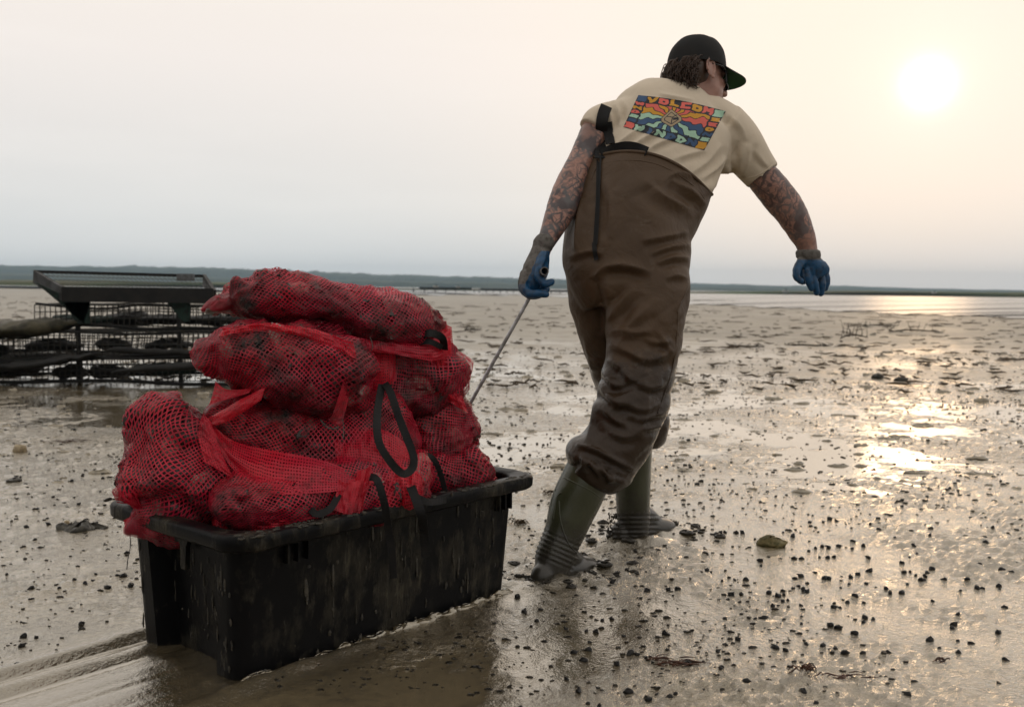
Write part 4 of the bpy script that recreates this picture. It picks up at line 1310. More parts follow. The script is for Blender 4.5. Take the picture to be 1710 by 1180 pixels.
V = folds(V, Nn, [(p_, w_ * 1.2, a_ * 2.0) for p_, w_, a_ in S_STROKES])
VS, FS = V, F
shirt = link('shirt', make_mesh('shirt', VS, FS), SHIRT, root=man)
bvh_s = BVHTree.FromPolygons([tuple(p) for p in VS], [tuple(int(i) for i in f) for f in FS])

def hit(px, py, trees, off=0.0):
    d = ray(px, py); d = unit(d)
    best = None
    for t in trees:
        loc, nrm_, idx, dist = t.ray_cast(Vector(CAM), Vector(d))
        if loc is not None and (best is None or dist < best[1]):
            best = (np.array(loc), dist)
    if best is None:
        return None
    return best[0] - d * off

def edge_tube(name, pl, r, trees, mat, parent, off=0.0, per=6):
    pts = []
    for x, y in resample(pl, per):
        h = hit(x, y, trees, off)
        if h is not None:
            pts.append(h)
    pts = np.array(pts)
    for _ in range(3):
        pts[1:-1] = 0.5 * pts[1:-1] + 0.25 * (pts[:-2] + pts[2:])
    V, F = tube(pts, r, 8, 2)
    return link(name, make_mesh(name, V, F), mat, parent=parent)

# hem round the top of the waders, sleeve hem, collar
edge_tube('hem', list(zip(ex[1:-1] + 1, ey[1:-1] + 3)), 0.006, [bvh_w], WAD, wad, 0.0)
edge_tube('hem', [(988, 300 + 0), (1000, 276), (1040, 268), (1080, 270), (1120, 284), (1160, 312), (1176, 332)], 0.0016, [bvh_w], WAD, wad, 0.0)
edge_tube('hem', [(1246, 298), (1262, 294), (1280, 284), (1290, 276)], 0.0022, [bvh_s], SHIRT, shirt, 0.0)
#edge_tube('collar', [(1096, 155), (1118, 153), (1145, 156), (1170, 163), (1190, 170)], 0.006, [bvh_s], SHIRT, shirt, 0.001)
# side seam of the trouser leg
edge_tube('seam', [(1132, 520), (1130, 560), (1124, 610), (1112, 650), (1098, 690)], 0.0022, [bvh_w], WAD, wad, 0.0)

# printed picture on the back of the shirt: one conforming sheet, inks as material slots
def ink(name, c):
    m, nt, b, out = new_mat(name)
    nt.links.new(mix_col(nt, tex_noise(nt, pos(nt), 60, 3), c, tuple(0.86 * k for k in c)), b.inputs['Base Color'])
    b.inputs['Roughness'].default_value = 0.75
    return m
INKS = [ink('ink_black', (0.022, 0.024, 0.032)), ink('ink_coral', (0.72, 0.135, 0.105)), ink('ink_yellow', (0.63, 0.31, 0.03)), ink('ink_mint', (0.40, 0.62, 0.46)),
        ink('ink_blue', (0.042, 0.092, 0.195)), ink('ink_tan', (0.42, 0.32, 0.20))]
GL = {'V': [[(0, 1), (.5, 0), (1, 1)]], 'O': [[(.1, .1), (.9, .1), (.9, .9), (.1, .9), (.1, .1)]], 'L': [[(.15, 1), (.15, 0), (.95, 0)]],
      'C': [[(.95, .95), (.1, .95), (.1, .05), (.95, .05)]], 'M': [[(0, 0), (0, 1), (.5, .4), (1, 1), (1, 0)]], 'S': [[(.95, .95), (.1, .9), (.1, .55), (.9, .45), (.9, .05), (.05, .05)]],
      'E': [[(.95, .95), (.1, .95), (.1, .05), (.95, .05)], [(.1, .5), (.8, .5)]], 'D': [[(.1, 0), (.1, 1), (.6, .95), (.95, .5), (.6, .05), (.1, 0)]],
      'N': [[(0, 0), (0, 1), (1, 0), (1, 1)]], 'W': [[(0, 1), (.2, 0), (.5, .7), (.8, 0), (1, 1)]], 'I': [[(.5, 0), (.5, 1)]], 'G': [[(.95, .9), (.1, .95), (.1, .05), (.95, .05), (.95, .45), (.55, .45)]]}
nu, nv = 230, 140
uc = (np.arange(nu) + 0.5) / nu; vcn = (np.arange(nv) + 0.5) / nv
UU, VV = np.meshgrid(uc, vcn, indexing='ij')
ASP = 1.72
K = np.zeros((nu, nv), int)
wu = UU + 0.006 * np.sin(VV * 40) ; wv = VV + 0.010 * np.sin(UU * 33)
bu, bv = 0.115, 0.185
# wavy rays
cx, cyy = 0.475, 0.47
dx, dy = (wu - cx) * ASP, (wv - cyy)
rad = np.hypot(dx, dy)
th = np.arctan2(-dy, dx) + 0.05 * np.sin(rad * 30) * np.clip(rad * 4, 0, 1)
ns = 20
si = np.floor((th + math.pi) / (2 * math.pi) * ns).astype(int) % ns
fr = ((th + math.pi) / (2 * math.pi) * ns) % 1
edge = np.minimum(fr, 1 - fr) * 2 * math.pi / ns * rad
up = np.sin((si + .5) / ns * 2 * math.pi - math.pi) > -0.12
colr = np.where(up, np.where(si % 2 == 0, 1, 2), np.where(si % 2 == 0, 3, 4))
inner = (wu > bu + .012) & (wu < 1 - bu - .012) & (wv > bv + .02) & (wv < 1 - bv - .02)
K = np.where(inner & (edge > 0.0095), colr, K)
def cell(u0, u1, v0, v1, col, ch=None, rot=0):
    m = (wu > u0 + .006) & (wu < u1 - .006) & (wv > v0 + .010) & (wv < v1 - .010)
    if ch is None:
        K[m] = col
        return
    a = (wu - u0 - .014) / (u1 - u0 - .028); b_ = 1 - (wv - v0 - .024) / (v1 - v0 - .048)
    if rot == 1: a, b_ = b_, 1 - a
    if rot == -1: a, b_ = 1 - b_, a
    if rot == 2: a, b_ = 1 - a, 1 - b_
    d = np.full(K.shape, 9.0)
    for pl in GL[ch]:
        dd, _, _ = seg_dist(a.ravel(), b_.ravel(), np.array(pl, float) * 0.86 + 0.07)
        d = np.minimum(d, dd.reshape(K.shape))
    K[m & (d < 0.205)] = col
tw_ = (1 - 2 * bu) / 6
for i, (ch, col) in enumerate(zip('VOLCOM', (2, 1, 2, 1, 2, 1))):
    cell(bu + i * tw_, bu + (i + 1) * tw_, 0, bv, col, ch)
for i, (ch, col) in enumerate(zip('WINDOW'[:6], (3, 4, 3, 4, 3, 4))):
    cell(bu + i * tw_, bu + (i + 1) * tw_, 1 - bv, 1, col, 'WINDDN'[i])
sh_ = (1 - 2 * bv) / 5
for i, (ch, col) in enumerate(zip('SEDNE', (2, 1, 2, 4, 3))):
    cell(1 - bu, 1, bv + i * sh_, bv + (i + 1) * sh_, col, ch, 0)
for i, (ch, col) in enumerate(zip('WNDGS', (1, 2, 1, 3, 4))):
    cell(0, bu, bv + i * sh_, bv + (i + 1) * sh_, col, ch, 0)
cell(0, bu, 0, bv, 4); cell(1 - bu, 1, 0, bv, 3); cell(0, bu, 1 - bv, 1, 1); cell(1 - bu, 1, 1 - bv, 1, 2)
# stone emblem
ex_, ey_ = (UU - cx) * ASP, (VV - cyy)
rx_, ry_ = ex_ * 0.94 - ey_ * 0.34, ex_ * 0.34 + ey_ * 0.94
dm = 0.85 * np.maximum(np.abs(rx_) * 1.05 + np.maximum(-ry_, 0) * 0.9, np.abs(rx_) * 0.7 + np.abs(ry_) * 0.9)
K[dm < 0.185] = 0
K[(dm < 0.170)] = 5
K[(dm < 0.125) & (dm > 0.108)] = 0
dd, _, _ = seg_dist(rx_.ravel(), ry_.ravel(), [(-.09, -.05), (0.02, -.02), (0.0, .12)]); K[dd.reshape(K.shape) < .010] = 0
dd, _, _ = seg_dist(rx_.ravel(), ry_.ravel(), [(0.02, -.02), (.10, -.07)]); K[dd.reshape(K.shape) < .010] = 0
K[(dm < 0.108) & (rx_ > 0.03) & (ry_ > -0.01) & (ry_ < 0.05)] = 0
q = [np.array(p, float) for p in ((1066, 159), (1212, 186), (1176, 251), (1041, 212))]
Vp = np.zeros((nu + 1, nv + 1, 3))
coarse_u, coarse_v = np.linspace(0, 1, 47), np.linspace(0, 1, 29)
CH = np.zeros((47, 29, 3))
for i, a in enumerate(coarse_u):
    for j, c_ in enumerate(coarse_v):
        p2 = (q[0] * (1 - a) + q[1] * a) * (1 - c_) + (q[3] * (1 - a) + q[2] * a) * c_
        p2 = p2 + np.array([0, -4.0 * math.sin(math.pi * a) * (1 - c_)])
        h = hit(p2[0], p2[1], [bvh_s], 0.0022)
        CH[i, j] = h if h is not None else at(p2[0], p2[1], 3.5)
uu = np.linspace(0, 46, nu + 1); vv = np.linspace(0, 28, nv + 1)
iu = np.minimum(uu.astype(int), 45); iv = np.minimum(vv.astype(int), 27)
fu = (uu - iu)[:, None, None]; fv = (vv - iv)[None, :, None]
A = CH[iu][:, iv]; B = CH[iu + 1][:, iv]; C_ = CH[iu][:, iv + 1]; D_ = CH[iu + 1][:, iv + 1]
Vp = (A * (1 - fu) + B * fu) * (1 - fv) + (C_ * (1 - fu) + D_ * fu) * fv
Fp = grid_faces(nu + 1, nv + 1)
me = make_mesh('shirt_print', Vp.reshape(-1, 3), Fp)
me.polygons.foreach_set('material_index', K.ravel().astype(np.int32))
pr = link('shirt_print', me, INKS, parent=shirt)
pr['label'] = 'colourful sunburst print with block letters round its border'

# black braces -----------------------------------------------------
def laid_strap(name, pl, wid, off=0.005, trees=None, parent=None, thick=0.0025):
    pts = [hit(x, y, trees or [bvh_w, bvh_s], off) for x, y in resample(pl, 4)]
    pts = np.array([p for p in pts if p is not None])
    for _ in range(2):
        pts[1:-1] = 0.5 * pts[1:-1] + 0.25 * (pts[:-2] + pts[2:])
    S = resample(pts, 2)
    T = np.gradient(S, axis=0)
    V = []
    for i in range(len(S)):
        t = unit(T[i]); v_ = unit(S[i] - CAM)
        s = unit(np.cross(t, v_)); n_ = unit(np.cross(s, t))
        for a, b_ in ((-1, -1), (1, -1), (1, 1), (-1, 1)):
            V.append(S[i] + s * wid * a * 0.5 + n_ * thick * b_ * 0.5)
    F = grid_faces(len(S), 4, True).tolist() + [[3, 2, 1, 0], [len(V) - 4 + k for k in range(4)]]
    return link(name, make_mesh(name, V, F, False), STRAP, parent=parent or wad)
laid_strap('brace', [(1013, 177), (1006, 196), (1004, 225), (1003, 264)], 0.040, 0.010)
laid_strap('brace', [(1014, 204), (1016, 220), (1019, 240)], 0.032, 0.014)
laid_strap('brace', [(1004, 258), (1030, 247), (1056, 245), (1080, 254)], 0.034, 0.010)
laid_strap('brace', [(1000, 248), (999, 290), (998, 340), (994, 400), (993, 415)], 0.013, 0.008)
laid_strap('brace', [(1003, 262), (1001, 310), (999, 370), (996, 408)], 0.006, 0.010)
laid_strap('strap_end', [(992, 405), (993, 420), (996, 434)], 0.014, 0.010)
p0 = hit(1001, 256, [bvh_w, bvh_s], 0.016)
Vb, Fb = box(p0, [unit(np.array([1, .2, 0])), unit(np.array([-.2, 1, 0])), np.array([0, 0, 1.0])], (0.014, 0.004, 0.012))
link('buckle', make_mesh('buckle', Vb, Fb, False), STRAP, parent=wad)

# boots ------------------------------------------------------------
BOOT, nt, b, out = new_mat('green_rubber')
v = pos(nt)
sz = N(nt, 'ShaderNodeSeparateXYZ'); nt.links.new(v, sz.inputs[0])
md_ = math_node(nt, 'ADD', sz.outputs[2], math_node(nt, 'MULTIPLY', tex_noise(nt, v, 17, 6, 0.75), 0.42))
mf = ramp(nt, md_, [(0.29, 1.0), (0.43, 0.0)])
nt.links.new(mix_col(nt, mf, mix_col(nt, tex_noise(nt, v, 12, 4), (0.060, 0.064, 0.033), (0.044, 0.047, 0.026)), (0.036, 0.032, 0.025)), b.inputs['Base Color'])
nt.links.new(ramp(nt, mf, [(0, 0.24), (1, 0.28)]), b.inputs['Roughness'])
bump(nt, b, tex_noise(nt, v, 90, 4), 0.25, 0.003)
def boot(label, shaft, heel, toe, rib_px, sink=0.0):
    h, t_ = np.array([heel[0], heel[1], 0.0]), np.array([toe[0], toe[1], 0.0])
    def fp(s, z): return h + (t_ - h) * s + np.array([0, 0, z])
    st = []
    for s, z, hw, hd in ((-0.02, .045, .012, .02), (0.02, .045, .030, .04), (0.15, .045, .041, .052), (0.4, .045, .043, .05), (0.65, .04, .049, .043), (0.85, .034, .046, .036), (0.97, .026, .030, .025), (1.02, .022, .008, .010)):
        p = fp(s, z - sink)
        st.append((p[0], p[1], p[2], hw, hd))
    foot = loft(st, seg=28, view=(0, 0, 1.0), raw=True)
    sh = loft(shaft, seg=32)
    instep = tube([fp(0.30, .12 - sink), fp(0.52, .085 - sink), fp(0.70, .058 - sink)], [.05, .042, .03], 14)
    V, F = fuse([foot, sh, instep], 0.0048, 6)
    Nn = normals(V, F)
    px, py = proj(V)
    a, b2 = rib_px
    d = np.array(b2, float) - np.array(a, float); L = np.hypot(*d); d /= L
    s = (px - a[0]) * d[0] + (py - a[1]) * d[1]
    lat = np.abs(-(px - a[0]) * d[1] + (py - a[1]) * d[0])
    m = np.clip(np.minimum(s, L - s) / 5, 0, 1) * np.clip((44 - lat) / 10, 0, 1)
    V = V + Nn * (0.0023 * np.sin(s / 8.0 * 2 * math.pi) * m)[:, None]
    V = V + Nn * (0.0016 * noise(V, 20, 9))[:, None]
    o = link('boot', make_mesh('boot', V, F), BOOT, root=man)
    o['label'] = label
    return o
b1 = boot('muddy green rubber boot on the trailing leg', [(988, 780, 3.16, 40, .085), (977, 803, 3.16, 41, .085), (964, 830, 3.16, 42, .082), (953, 858, 3.155, 39, .075), (944, 885, 3.15, 35, .066), (932, 912, 3.14, 33, .06), (924, 935, 3.13, 32, .055), (920, 958, 3.125, 28, .05)],
     (0.085, 3.07), (0.285, 3.30), ((938, 893), (917, 940)), 0.040)
b2 = boot('mud-caked green rubber boot on the leading leg', [(1062, 735, 3.56, 27, .07), (1061, 760, 3.57, 28, .072), (1058, 800, 3.59, 29, .072), (1057, 835, 3.60, 29, .068), (1058, 865, 3.615, 28, .06), (1058, 885, 3.62, 26, .055), (1058, 900, 3.625, 22, .05)],
     (0.385, 3.58), (0.625, 3.78), ((1058, 855), (1058, 900)), 0.020)
bvh_b = []
for o_, pl in ((b1, [(942, 797), (960, 806), (985, 818), (1007, 834)]), (b1, [(924, 868), (930, 830), (938, 822)]), (b1, [(934, 836), (936, 870), (948, 905), (962, 922)]), (b2, [(1064, 764), (1072, 766), (1082, 763)])):
    dg = [tuple(v_.co + origin_of(o_)) for v_ in o_.data.vertices]
    tr = BVHTree.FromPolygons(dg, [tuple(p.vertices) for p in o_.data.polygons])
    try:
        edge_tube('band', pl, 0.0028, [tr], BOOT, o_)
    except Exception:
        pass

# gloves -----------------------------------------------------------
GLOVE, nt, b, out = new_mat('work_glove')
v = pos(nt)
gc = N(nt, 'ShaderNodeAttribute', attribute_name='coat').outputs['Fac']
dn = ramp(nt, tex_noise(nt, v, 55, 5, 0.7), [(0.45, 0.0), (0.68, 1.0)])
blue = mix_col(nt, math_node(nt, 'MULTIPLY', dn, 0.75), (0.003, 0.062, 0.155), (0.014, 0.017, 0.019))
grey = mix_col(nt, dn, (0.13, 0.12, 0.108), (0.055, 0.048, 0.040))
nt.links.new(mix_col(nt, gc, grey, blue), b.inputs['Base Color'])
nt.links.new(ramp(nt, gc, [(0, 0.8), (1, 0.45)]), b.inputs['Roughness'])
bump(nt, b, tex_noise(nt, v, 170, 4), 0.5, 0.002)
def chain(pl, rp):
    pts = [at(*p) for p in pl]
    rr = [r * p[2] / FPX for r, p in zip(rp, pl)]
    V, F = tube(pts, rr, 12, 4)
    e = ball(pts[-1], rr[-1], 12, 8)
    s = ball(pts[0], rr[0], 12, 8)
    return [(V, F), e, s]
def glove(label, parts, coatfun):
    V, F = fuse(parts, 0.0026, 4)
    Nn = normals(V, F)
    V = V + Nn * (0.0012 * noise(V, 80, 2))[:, None]
    me = make_mesh('glove', V, F)
    px, py = proj(V)
    float_attr(me, 'coat', np.clip(coatfun(px, py, V) + 0.0, 0, 1))
    o = link('glove', me, GLOVE, root=man)
    o['label'] = label
    return o
lp = [loft([(907, 404, 3.24, 16, .034), (903, 418, 3.235, 16, .034), (899, 434, 3.225, 19, .036), (894, 452, 3.215, 22, .042), (889, 468, 3.215, 19, .044), (887, 480, 3.22, 13, .04)], seg=24),
      loft([(911, 398, 3.245, 15, .034), (909, 404, 3.24, 17.5, .037), (906, 411, 3.24, 17, .036), (904, 416, 3.235, 15, .033)], seg=24)]
lp += chain([(908, 424, 3.20), (901, 444, 3.175), (899, 462, 3.165), (910, 474, 3.160), (921, 471, 3.162)], [8, 7.5, 7, 6.5, 6])
lp += chain([(878, 458, 3.19), (874, 476, 3.175), (884, 490, 3.165), (900, 490, 3.16), (911, 491, 3.165)], [8, 7.5, 7.5, 7, 6.5])
lp += chain([(876, 458, 3.22), (872, 478, 3.215), (884, 492, 3.205), (902, 491, 3.20), (912, 484, 3.20)], [8, 7.5, 7.5, 7, 6.5])
lp += chain([(878, 458, 3.25), (875, 476, 3.25), (886, 488, 3.24), (903, 486, 3.235), (912, 478, 3.235)], [8, 7.5, 7.5, 7, 6.5])
lp += chain([(881, 458, 3.275), (880, 472, 3.275), (890, 482, 3.27), (903, 480, 3.265), (910, 474, 3.265)], [7, 6.5, 6.5, 6, 5.5])
glove('grey and blue coated work glove gripping the tow handle', lp,
      lambda px, py, V: np.where((py > 419) & (px + 0.42 * (py - 420) > 901 + 3 * noise(V, 70, 4)), 1.0, np.where(py > 474, 0.55, 0.0)))
rp = [loft([(1350, 420, 3.60, 18, .036), (1351, 434, 3.60, 19, .032), (1354, 446, 3.60, 25, .030), (1358, 457, 3.60, 28, .027), (1362, 466, 3.60, 24, .022)], seg=24),
      loft([(1349, 417, 3.60, 17, .034), (1349, 421, 3.60, 20, .038), (1350, 428, 3.60, 20, .038), (1350, 433, 3.60, 17, .034)], seg=24)]
rp += chain([(1338, 438, 3.58), (1331, 450, 3.565), (1330, 462, 3.56), (1337, 469, 3.56)], [8.5, 7, 6, 5.5])
rp += chain([(1347, 452, 3.585), (1350, 468, 3.58), (1355, 482, 3.585)], [7, 6.2, 5])
rp += chain([(1358, 456, 3.59), (1361, 474, 3.585), (1364, 489, 3.59)], [7, 6.2, 5.2])
rp += chain([(1368, 456, 3.605), (1373, 474, 3.60), (1371, 490, 3.605)], [7, 6.4, 5.2])
rp += chain([(1376, 454, 3.62), (1381, 468, 3.615), (1378, 482, 3.62)], [6.5, 5.8, 5])
glove('dark blue coated work glove on the hanging hand', rp, lambda px, py, V: np.clip((py - 432) / 3, 0, 1))

# cap --------------------------------------------------------------
CAP = simple_mat('black_twill', (0.011, 0.011, 0.011), (0.018, 0.017, 0.016), 14, (0.8, 0.9), 0.4, 0.001, 400)
UNDER = simple_mat('green_underbrim', (0.012, 0.055, 0.018), (0.016, 0.065, 0.022), 30, (0.75, 0.85), 0.3, 0.001)
nth, nph = 22, 60
V = []
for i in range(nth + 1):
    t = (math.pi / 2) * i / nth
    ct, stt = math.cos(t) ** 0.72, math.sin(t) ** 0.92
    for k in range(nph):
        p = 2 * math.pi * k / nph
        seamd = 1 - 0.012 * abs(math.cos(3 * p)) ** 18
        x = -0.010 + 0.111 * ct * math.cos(p) * seamd * (1.0 + 0.02 * math.cos(p))
        y = 0.090 * ct * math.sin(p) * seamd
        z = 0.020 + 0.128 * stt + 0.030 * math.cos(p) * ct * 0.35 + (0.014 * max(0, math.cos(p)) ** 2 * math.sin(2 * t))
        V.append(hp(x, y, z))
V = np.array(V)
F = grid_faces(nth + 1, nph, True)
V = V + normals(V, F) * (0.0015 * noise(V, 30, 3))[:, None]
cap = link('cap', make_mesh('cap', V, F), CAP, root=man)
# brim: curved plate with a green underside
nb_, na = 14, 30
def brim_pt(i, k, z):
    a = -1.25 + 2.5 * k / (na - 1)
    r0x, r0y = 0.098, 0.088
    s = i / (nb_ - 1)
    reach = 0.108 * math.cos(a * 0.92) ** 0.55
    x = -0.010 + r0x * math.cos(a) + s * reach
    y = r0y * math.sin(a) * (1 - 0.05 * s)
    zz = 0.031 - 0.010 * s - 1.9 * y * y * (0.35 + 0.65 * s)
    return hp(x, y, zz + z)
top = np.array([brim_pt(i, k, 0.0035) for i in range(nb_) for k in range(na)])
bot = np.array([brim_pt(i, k, 0.0) for i in range(nb_) for k in range(na)])
F = grid_faces(nb_, na)
n0 = len(top)
FF = F.tolist() + [f[::-1] for f in (F + n0).tolist()]
mi = [0] * len(F) + [1] * len(F)
for k in range(na - 1):
    j = (nb_ - 1) * na + k
    FF.append([j, j + 1, j + 1 + n0, j + n0]); mi.append(0)
for i in range(nb_ - 1):
    for k in (0, na - 1):
        FF.append([i * na + k, (i + 1) * na + k, (i + 1) * na + k + n0, i * na + k + n0]); mi.append(0)
me = make_mesh('brim', np.vstack([top, bot]), FF)
me.polygons.foreach_set('material_index', np.array(mi, np.int32))
br = link('brim', me, [CAP, UNDER], parent=cap)
br['label'] = 'flat cap brim with a green underside'
Vb, Fb = hball((-0.010, 0, 0.150), (0.007, 0.007, 0.004), None, 10, 6)
link('button', make_mesh('button', Vb, Fb), CAP, parent=cap)

# hair -------------------------------------------------------------
HAIR, nt, b, out = new_mat('brown_hair')
v = pos(nt)
nt.links.new(mix_col(nt, tex_noise(nt, v, 120, 3), (0.022, 0.012, 0.008), (0.085, 0.045, 0.025)), b.inputs['Base Color'])
b.inputs['Roughness'].default_value = 0.42
parts = [hball((-0.040, 0, 0.005), (0.078, 0.080, 0.072))]
r_ = random.Random(3)
for i in range(1400):
    a = r_.uniform(math.radians(62), math.radians(298))
    z0 = r_.uniform(-0.072, 0.034)
    side = abs(math.sin(a))
    if math.cos(a) > -0.42 and z0 < 0.026 + 0.01 * r_.random():
        continue
    if math.cos(a) > 0.0 and z0 < 0.034: continue
    k = 1.0 - 0.35 * max(0, -z0 - 0.03) / 0.05
    base_p = np.array([-0.014 + 0.098 * math.cos(a) * k, 0.080 * math.sin(a) * k, z0])
    outw = np.array([math.cos(a), math.sin(a), -0.35])
    outw /= np.linalg.norm(outw)
    Lh = r_.uniform(0.022, 0.054)
    rad_c = r_.uniform(0.004, 0.010)
    ph0 = r_.uniform(0, 6.28); turns = r_.uniform(0.7, 1.6)
    s1 = np.cross(outw, [0, 0, 1.0]); s1 /= np.linalg.norm(s1); s2 = np.cross(outw, s1)
    drop = np.array([0.0, 0, -1.0])
    pts = []
    for j in range(8):
        t = j / 7
        c_ = base_p + outw * Lh * t * (0.62 if z0 > -0.03 else 0.5) + drop * Lh * 0.7 * t * t
        c_ = c_ + (s1 * math.cos(ph0 + turns * 6.28 * t) + s2 * math.sin(ph0 + turns * 6.28 * t)) * rad_c * min(1, 2 * t)
        pts.append(hp(*c_))
    parts.append(tube(pts, [0.0019 * (1 - 0.8 * j / 7) + 0.0003 for j in range(8)], 4, 1))
V, F = join(parts)
link('hair', make_mesh('hair', V, F), HAIR, root=man)

# sunglasses -------------------------------------------------------
GLASS = simple_mat('black_frame', (0.010, 0.010, 0.010), (0.012, 0.012, 0.012), 10, (0.22, 0.25), 0.0, 0.001)
LENS, nt, b, out = new_mat('smoked_lens')
b.inputs['Base Color'].default_value = (0.012, 0.016, 0.012, 1); b.inputs['Roughness'].default_value = 0.06
b.inputs['Transmission Weight'].default_value = 0.35
sg = None
def wrap(a, z, dr=0.0):
    return hp(0.006 + (0.108 + dr) * math.cos(a), (0.078 + dr) * math.sin(a), z)
pts = []
zz = np.linspace(0.022, -0.026, 6); aa = np.linspace(-0.92, 0.92, 26)
V = np.array([wrap(a, z - 0.004 * abs(a), 0.002 - 0.02 * abs(z) ) for a in aa for z in zz])
V2 = np.array([wrap(a, z - 0.004 * abs(a), 0.0 - 0.02 * abs(z)) for a in aa for z in zz])
F = grid_faces(26, 6); n0 = len(V)
FF = F.tolist() + [f[::-1] for f in (F + n0).tolist()]
sg = link('sunglasses', make_mesh('lens', np.vstack([V, V2]), FF), LENS, root=man)
for sgn in (-1, 1):
    Vt, Ft = tube([wrap(sgn * 0.92, 0.016), hp(0.045, sgn * 0.079, 0.016), hp(0.0, sgn * 0.080, 0.014), hp(-0.012, sgn * 0.078, 0.002)], [0.0045, 0.0042, 0.003, 0.002], 8)
    link('temple_arm', make_mesh('temple_arm', Vt, Ft), GLASS, parent=sg)
for z in (0.022, -0.026):
    Vt, Ft = tube([wrap(a, z - 0.004 * abs(a), 0.001 - 0.02 * abs(z)) for a in aa[::2]], 0.002, 6, 2)
    link('frame', make_mesh('frame', Vt, Ft), GLASS, parent=sg)
Vt, Ft = tube([wrap(-0.92, 0.022, 0.001), wrap(-0.93, 0.0, 0.002), wrap(-0.90, -0.028, 0.0)], 0.0028, 8)
link('frame', make_mesh('frame', Vt, Ft), GLASS, parent=sg)

# tow rod with its tube handle --------------------------------------
STEEL = simple_mat('dull_steel', (0.50, 0.51, 0.54), (0.28, 0.27, 0.26), 40, (0.35, 0.6), 0.3, 0.001, metallic=0.7)
end = np.array([-0.245, 3.285, 0.33])
rod = empty('tow_rod', end)
tag(rod, 'thin grey metal tow rod with a tube handle, from the glove to the tub', 'tow rod')
pA, pB = at(889, 482, 3.205), end
Vt, Ft = tube([pA, at(888, 490, 3.207), pA * 0.35 + pB * 0.65, pB, pB + np.array([0.0, 0.03, -0.03])], 0.0062, 10, 4)
link('rod', make_mesh('rod', Vt, Ft), STEEL, root=rod)
h0, h1 = at(909.5, 452.5, 3.135), at(893, 470, 3.30)
ax_ = unit(h1 - h0); s1 = unit(np.cross(ax_, [0, 0, 1.0])); s2 = np.cross(ax_, s1)
V = []
prof = [(0.0, 0.0135), (0.0, 0.0105), (0.12, 0.0105), (0.165, 0.0105), (0.165, 0.0135)]
for s, r in prof:
    for k in range(24):
        a = 2 * math.pi * k / 24
        V.append(h0 + ax_ * s + (s1 * math.cos(a) + s2 * math.sin(a)) * r)
F = grid_faces(len(prof), 24, True).tolist()
last = 4 * 24
F += [[last + k, last + (k + 1) % 24, (k + 1) % 24, k] for k in range(24)]
hd = link('handle', make_mesh('handle', V, F, False), simple_mat('handle_pipe', (0.16, 0.15, 0.14), (0.07, 0.062, 0.055), 60, (0.4, 0.6), 0.3, 0.001, metallic=0.4), root=rod)
# ------------------------------------------------------------------ oyster rack and cages on the left
BLK = simple_mat('black_plastic_frame', (0.006, 0.006, 0.006), (0.017, 0.016, 0.014), 8, (0.5, 0.7), 0.3, 0.003)
WIRE = simple_mat('coated_wire', (0.014, 0.015, 0.014), (0.04, 0.036, 0.028), 15, (0.5, 0.7), 0.2, 0.001)
GNET = simple_mat('green_black_net', (0.010, 0.030, 0.022), (0.012, 0.016, 0.014), 22, (0.6, 0.8), 0.5, 0.003)
def beam(p, q, w, h):
    p, q = np.asarray(p), np.asarray(q)
    t = unit(q - p); s = unit(np.cross(t, [0, 0, 1.0])); u_ = np.cross(s, t)
    return box((p + q) / 2, [t, s, u_], (np.linalg.norm(q - p) / 2, w / 2, h / 2))
def wires(a, b, c, d, nx, ny, r=0.0028):
    """wire panel on quad a-b (bottom), d-c (top)"""
    a, b, c, d = map(np.asarray, (a, b, c, d))
    P = []
    rr = random.Random(nx * 7 + ny)
    for i in range(nx + 1):
        t = i / nx
        P.append(tube([a + (b - a) * t, d + (c - d) * t], r, 4, 1))
    for j in range(ny + 1):
        t = j / ny
        P.append(tube([a + (d - a) * t, (a + (d - a) * t) * .5 + (b + (c - b) * t) * .5 + np.array([0, 0, -0.004]), b + (c - b) * t], r, 4, 1))
    return join(P)
YF, YB = 9.0, 9.75
FL, FR, BL, BR = at(104, 491, YF), at(357, 494, YF), at(58, 462, YB), at(341, 467, YB)
rack = empty('oyster_rack', (FL[0], FL[1], 0.0))
tag(rack, 'black tray-shaped oyster rack with sloping sides standing on green netted legs', 'rack')
for nm, (p, q, w, h) in {'front_board': (FL, FR, 0.03, 0.135), 'side_board': (FL + [0, .02, 0], BL, 0.03, 0.125), 'side_board.001': (FR + [0, .02, 0], BR, 0.03, 0.11), 'back_rail': (BL + [0, 0, .05], BR + [0, 0, .035], 0.03, 0.03)}.items():
    V, F = beam(p, q, w, h)
    link(nm.split('.')[0], make_mesh(nm, V, F, False), BLK, root=rack)
V, F = wires(FL + [0, .03, .05], FR + [0, .03, .05], BR + [0, 0, .03], BL + [0, 0, .05], 36, 4, 0.0022)
tag(link('wire_panel', make_mesh('wire_panel', V, F, False), WIRE, root=rack), kind='stuff')
V, F = box(at(310, 463, YB - .05), np.eye(3), (0.085, 0.01, 0.035))
link('name_plate', make_mesh('name_plate', V, F, False), simple_mat('grey_plate', (0.16, 0.17, 0.18), (0.10, 0.10, 0.10), 20), root=rack)
for px in (128, 297):
    p, q = at(px, 498, YF + .15), at(px + 6, 640, YF + .15); q[2] = -0.02
    V, F = beam(p, q, 0.035, 0.035)
    link('leg', make_mesh('leg', V, F, False), BLK, root=rack)
